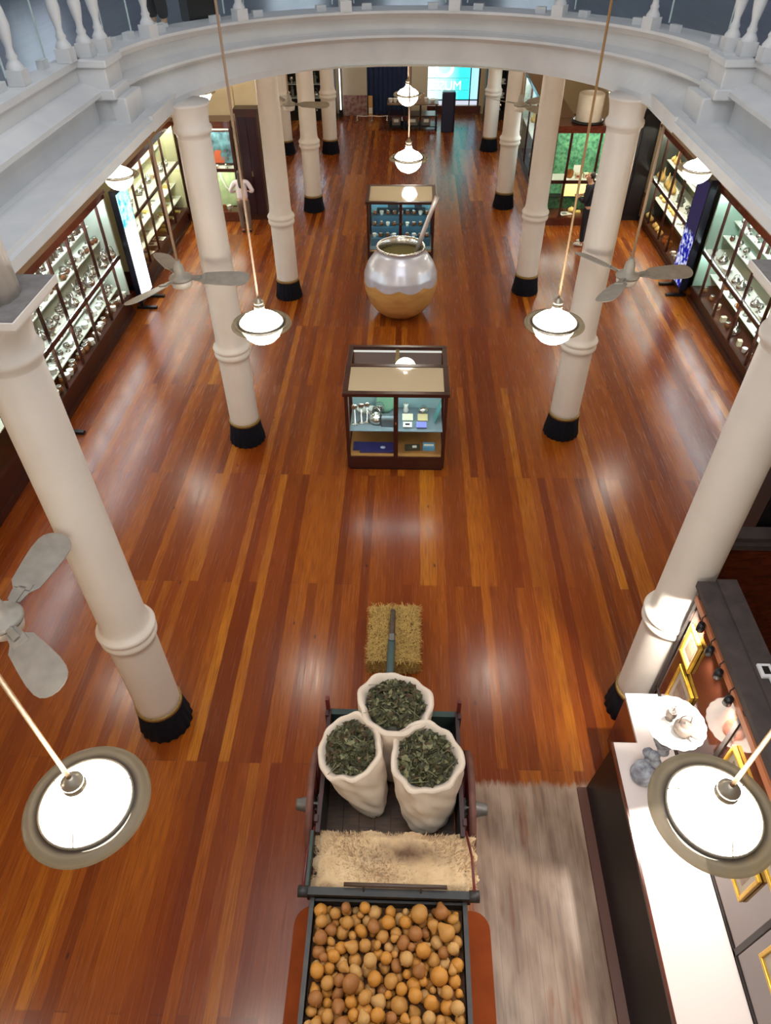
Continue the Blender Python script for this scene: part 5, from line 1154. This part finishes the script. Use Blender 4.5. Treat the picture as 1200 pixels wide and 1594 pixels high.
far_case('dark lit cabinet of mixed pieces behind the farthest left column', 'cabinet behind the farthest left column', -5.0, -3.95, 29.4, ('china_cup', 'figurine', 'silver_cup'), 3)

# ------------------------------------------------------------------ people
def skin_obj(name, verts, edges, radii, m, parent, root=0, sub=2):
    me = bpy.data.meshes.new(name); me.from_pydata(verts, edges, []); o = bpy.data.objects.new(name, me); COL.objects.link(o)
    sk = o.modifiers.new('skin', 'SKIN'); sk.use_smooth_shade = True
    for i, v in enumerate(me.skin_vertices[0].data):
        v.radius = radii[i] if isinstance(radii[i], tuple) else (radii[i], radii[i]); v.use_root = (i == root)
    if sub: o.modifiers.new('sub', 'SUBSURF').render_levels = sub; o.modifiers['sub'].levels = sub
    dg = bpy.context.evaluated_depsgraph_get(); dg.update()
    nm = bpy.data.meshes.new_from_object(o.evaluated_get(dg)); o.modifiers.clear(); o.data = nm; nm.name = name
    bpy.data.meshes.remove(me)
    for p in nm.polygons: p.use_smooth = True
    nm.materials.clear(); nm.materials.append(m); o.parent = parent
    return o
def person(label, loc, rz, h, skin, hair, top, legs, shoe, long_hair, arms, bow=0.0, stance=0.10):
    """stands facing local +y; arms = two (elbow, wrist, hand direction) triples for left and right"""
    t = thing('person', label, 'person', loc, rz); k = h / 1.72
    V, E, R = [], [], []
    def v(p, r, par=None):
        V.append(tuple(c * k for c in p)); R.append(tuple(x * k for x in r) if isinstance(r, tuple) else r * k)
        if par is not None: E.append((par, len(V) - 1))
        return len(V) - 1
    f = bow
    pel = v((0, 0, 0.94), (0.135, 0.10)); wa = v((0, 0.0, 1.06), (0.125, 0.09), pel); ch = v((0, 0.02 + 0.15 * f, 1.26), (0.15, 0.10), wa); up_ = v((0, 0.01 + 0.3 * f, 1.40), (0.11, 0.075), ch)
    nk = v((0, 0.02 + 0.4 * f, 1.48), 0.052, up_); hd = v((0, 0.035 + 0.55 * f, 1.555), (0.066, 0.082), nk); h2 = v((0, 0.03 + 0.65 * f, 1.635), (0.074, 0.092), hd); h3 = v((0, 0.01 + 0.7 * f, 1.70), (0.05, 0.06), h2)
    ns = v((0, 0.13 + 0.6 * f, 1.585), 0.014, hd)
    for s in (-1, 1): v((s * 0.088, 0.02 + 0.6 * f, 1.60), (0.012, 0.02), h2)
    knees = []
    for s in (-1, 1):
        hp = v((s * 0.095, 0, 0.88), 0.088, pel); kn = v((s * stance, 0.015, 0.48), 0.056, hp); an = v((s * stance, -0.01, 0.09), 0.038, kn); hl = v((s * stance, 0.03, 0.05), 0.036, an); to = v((s * (stance + 0.02), 0.17, 0.03), 0.028, hl)
        sh = v((s * 0.19, 0.0 + 0.3 * f, 1.385), 0.055, up_); el, wr, hdir = arms[0 if s < 0 else 1]
        e_ = v(el, 0.042, sh); w_ = v(wr, 0.028, e_); hv = Vector(hdir).normalized(); sv = hv.cross(Vector((0, 0, 1))); sv = sv.normalized() if sv.length > 0.1 else Vector((0, 1, 0))
        pm = v(tuple(Vector(wr) + hv * 0.06), (0.036, 0.018), w_)
        for q, (o_, ln) in enumerate(((-0.026, 0.068), (-0.009, 0.08), (0.009, 0.076), (0.026, 0.06))):
            b0 = Vector(wr) + hv * 0.095 + sv * o_; m0 = v(tuple(b0), 0.009, pm); m1_ = v(tuple(b0 + hv * ln * 0.55 + Vector((0, 0, -0.008))), 0.008, m0); v(tuple(b0 + hv * ln + Vector((0, 0, -0.025))), 0.007, m1_)
        th = v(tuple(Vector(wr) + hv * 0.045 - sv * 0.04), 0.010, pm); v(tuple(Vector(wr) + hv * 0.085 - sv * 0.055), 0.008, th)
    skin_obj('body', V, E, R, skin, t)
    # trousers
    V2 = [(0, 0, 1.0), (0, 0, 0.90)]; E2 = [(0, 1)]; R2 = [(0.155, 0.118), (0.165, 0.125)]
    for s in (-1, 1):
        i = len(V2); V2 += [(s * 0.10, 0, 0.80), (s * stance, 0.015, 0.48), (s * stance, -0.005, 0.10)]; E2 += [(1, i), (i, i + 1), (i + 1, i + 2)]; R2 += [0.102, 0.076, 0.068]
    skin_obj('trousers', [tuple(c * k for c in p) for p in V2], E2, [tuple(x * k for x in r) if isinstance(r, tuple) else r * k for r in R2], legs, t, 1)
    V3 = [(0, 0, 0.91), (0, 0.0, 1.08), (0, 0.02 + 0.15 * f, 1.27), (0, 0.01 + 0.3 * f, 1.405), (0, 0.018 + 0.36 * f, 1.45)]; E3 = [(0, 1), (1, 2), (2, 3), (3, 4)]; R3 = [(0.178, 0.14), (0.165, 0.125), (0.175, 0.125), (0.13, 0.09), (0.062, 0.06)]
    for s in (-1, 1):
        el, wr, hd_ = arms[0 if s < 0 else 1]; i = len(V3); V3 += [(s * 0.19, 0.0 + 0.3 * f, 1.38), el, tuple(Vector(el).lerp(Vector(wr), 0.85))]; E3 += [(3, i), (i, i + 1), (i + 1, i + 2)]; R3 += [0.074, 0.058, 0.046]
    skin_obj('shirt', [tuple(c * k for c in p) for p in V3], E3, [tuple(x * k for x in r) if isinstance(r, tuple) else r * k for r in R3], top, t, 2)
    # hair
    hy = 0.0 + 0.63 * f
    HV = [(0, hy + 0.005, 1.70), (0, hy - 0.035, 1.64), (0, hy - 0.05, 1.56)]; HR = [(0.076, 0.08), (0.088, 0.082), (0.078, 0.06)]
    if long_hair: HV += [(0, hy - 0.13, 1.42), (0, hy - 0.17, 1.26)]; HR += [(0.08, 0.05), (0.05, 0.03)]
    skin_obj('hair', [tuple(c * k for c in p) for p in HV], [(i, i + 1) for i in range(len(HV) - 1)], [tuple(x * k for x in r) for r in HR], hair, t)
    for s in (-1, 1):
        SV = [(s * stance, -0.04, 0.045), (s * stance, 0.06, 0.05), (s * (stance + 0.02), 0.19, 0.04)]
        skin_obj('shoe', [tuple(c * k for c in p) for p in SV], [(0, 1), (1, 2)], [(0.043 * k, 0.043 * k), (0.046 * k, 0.046 * k), (0.042 * k, 0.036 * k)], shoe, t, 1)
    return t
skin1 = mat('skin', srgb(206, 158, 128), 0.6)
dark_hair = mat('dark_hair', srgb(44, 30, 26), 0.5)
person('woman with long dark hair, pale blouse and brown trousers facing the left case', (-4.33, 18.42, 0), math.radians(8), 1.56, skin1, dark_hair, mat('pale_blouse', srgb(226, 216, 226), 0.8), mat('brown_trousers', srgb(112, 94, 84), 0.8), mat('black_shoe', srgb(30, 28, 28), 0.5), True,
       (((-0.33, 0.02, 1.17), (-0.20, 0.20, 1.10), (0.6, 0.8, 0.05)), ((0.32, 0.0, 1.15), (0.22, 0.2, 1.08), (-0.5, 0.8, 0.0))), 0.12)
person('person in dark clothes and white shoes by the forest case on the right', (4.45, 17.72, 0), math.radians(62), 1.76, skin1, dark_hair, mat('navy_hoodie', srgb(30, 30, 42), 0.85), mat('black_trousers', srgb(28, 28, 36), 0.85), mat('white_shoe', srgb(230, 226, 222), 0.6), False,
       (((-0.30, 0.06, 1.12), (-0.14, 0.26, 1.16), (0.7, 0.6, 0.2)), ((0.30, 0.08, 1.12), (0.16, 0.28, 1.12), (-0.6, 0.7, 0.1))), 0.12)
person('person in black trousers behind the gallery railing at upper left', (-3.05, 9.98, ZU), math.radians(150), 1.70, skin1, dark_hair, mat('grey_shirt', srgb(120, 126, 140), 0.8), mat('black_trousers', srgb(28, 28, 36), 0.85), mat('white_shoe', srgb(230, 226, 222), 0.6), False,
       (((-0.30, 0.02, 1.12), (-0.24, 0.16, 0.98), (0.2, 0.6, -0.6)), ((0.30, 0.02, 1.12), (0.24, 0.16, 0.98), (-0.2, 0.6, -0.6))), 0.0, 0.09)
tag(MB().box((0, 0, 0.30), (0.36, 0.30, 0.60)).box((0, 0, 0.61), (0.38, 0.32, 0.03)).build('black_bin', blackm, loc=(-2.72, 10.62, ZU), rz=0.6), 'square black bin on the gallery floor behind the railing at upper left', 'bin')
for o in S.objects:
    if o.type == 'LIGHT': o.name = 'picture_light'
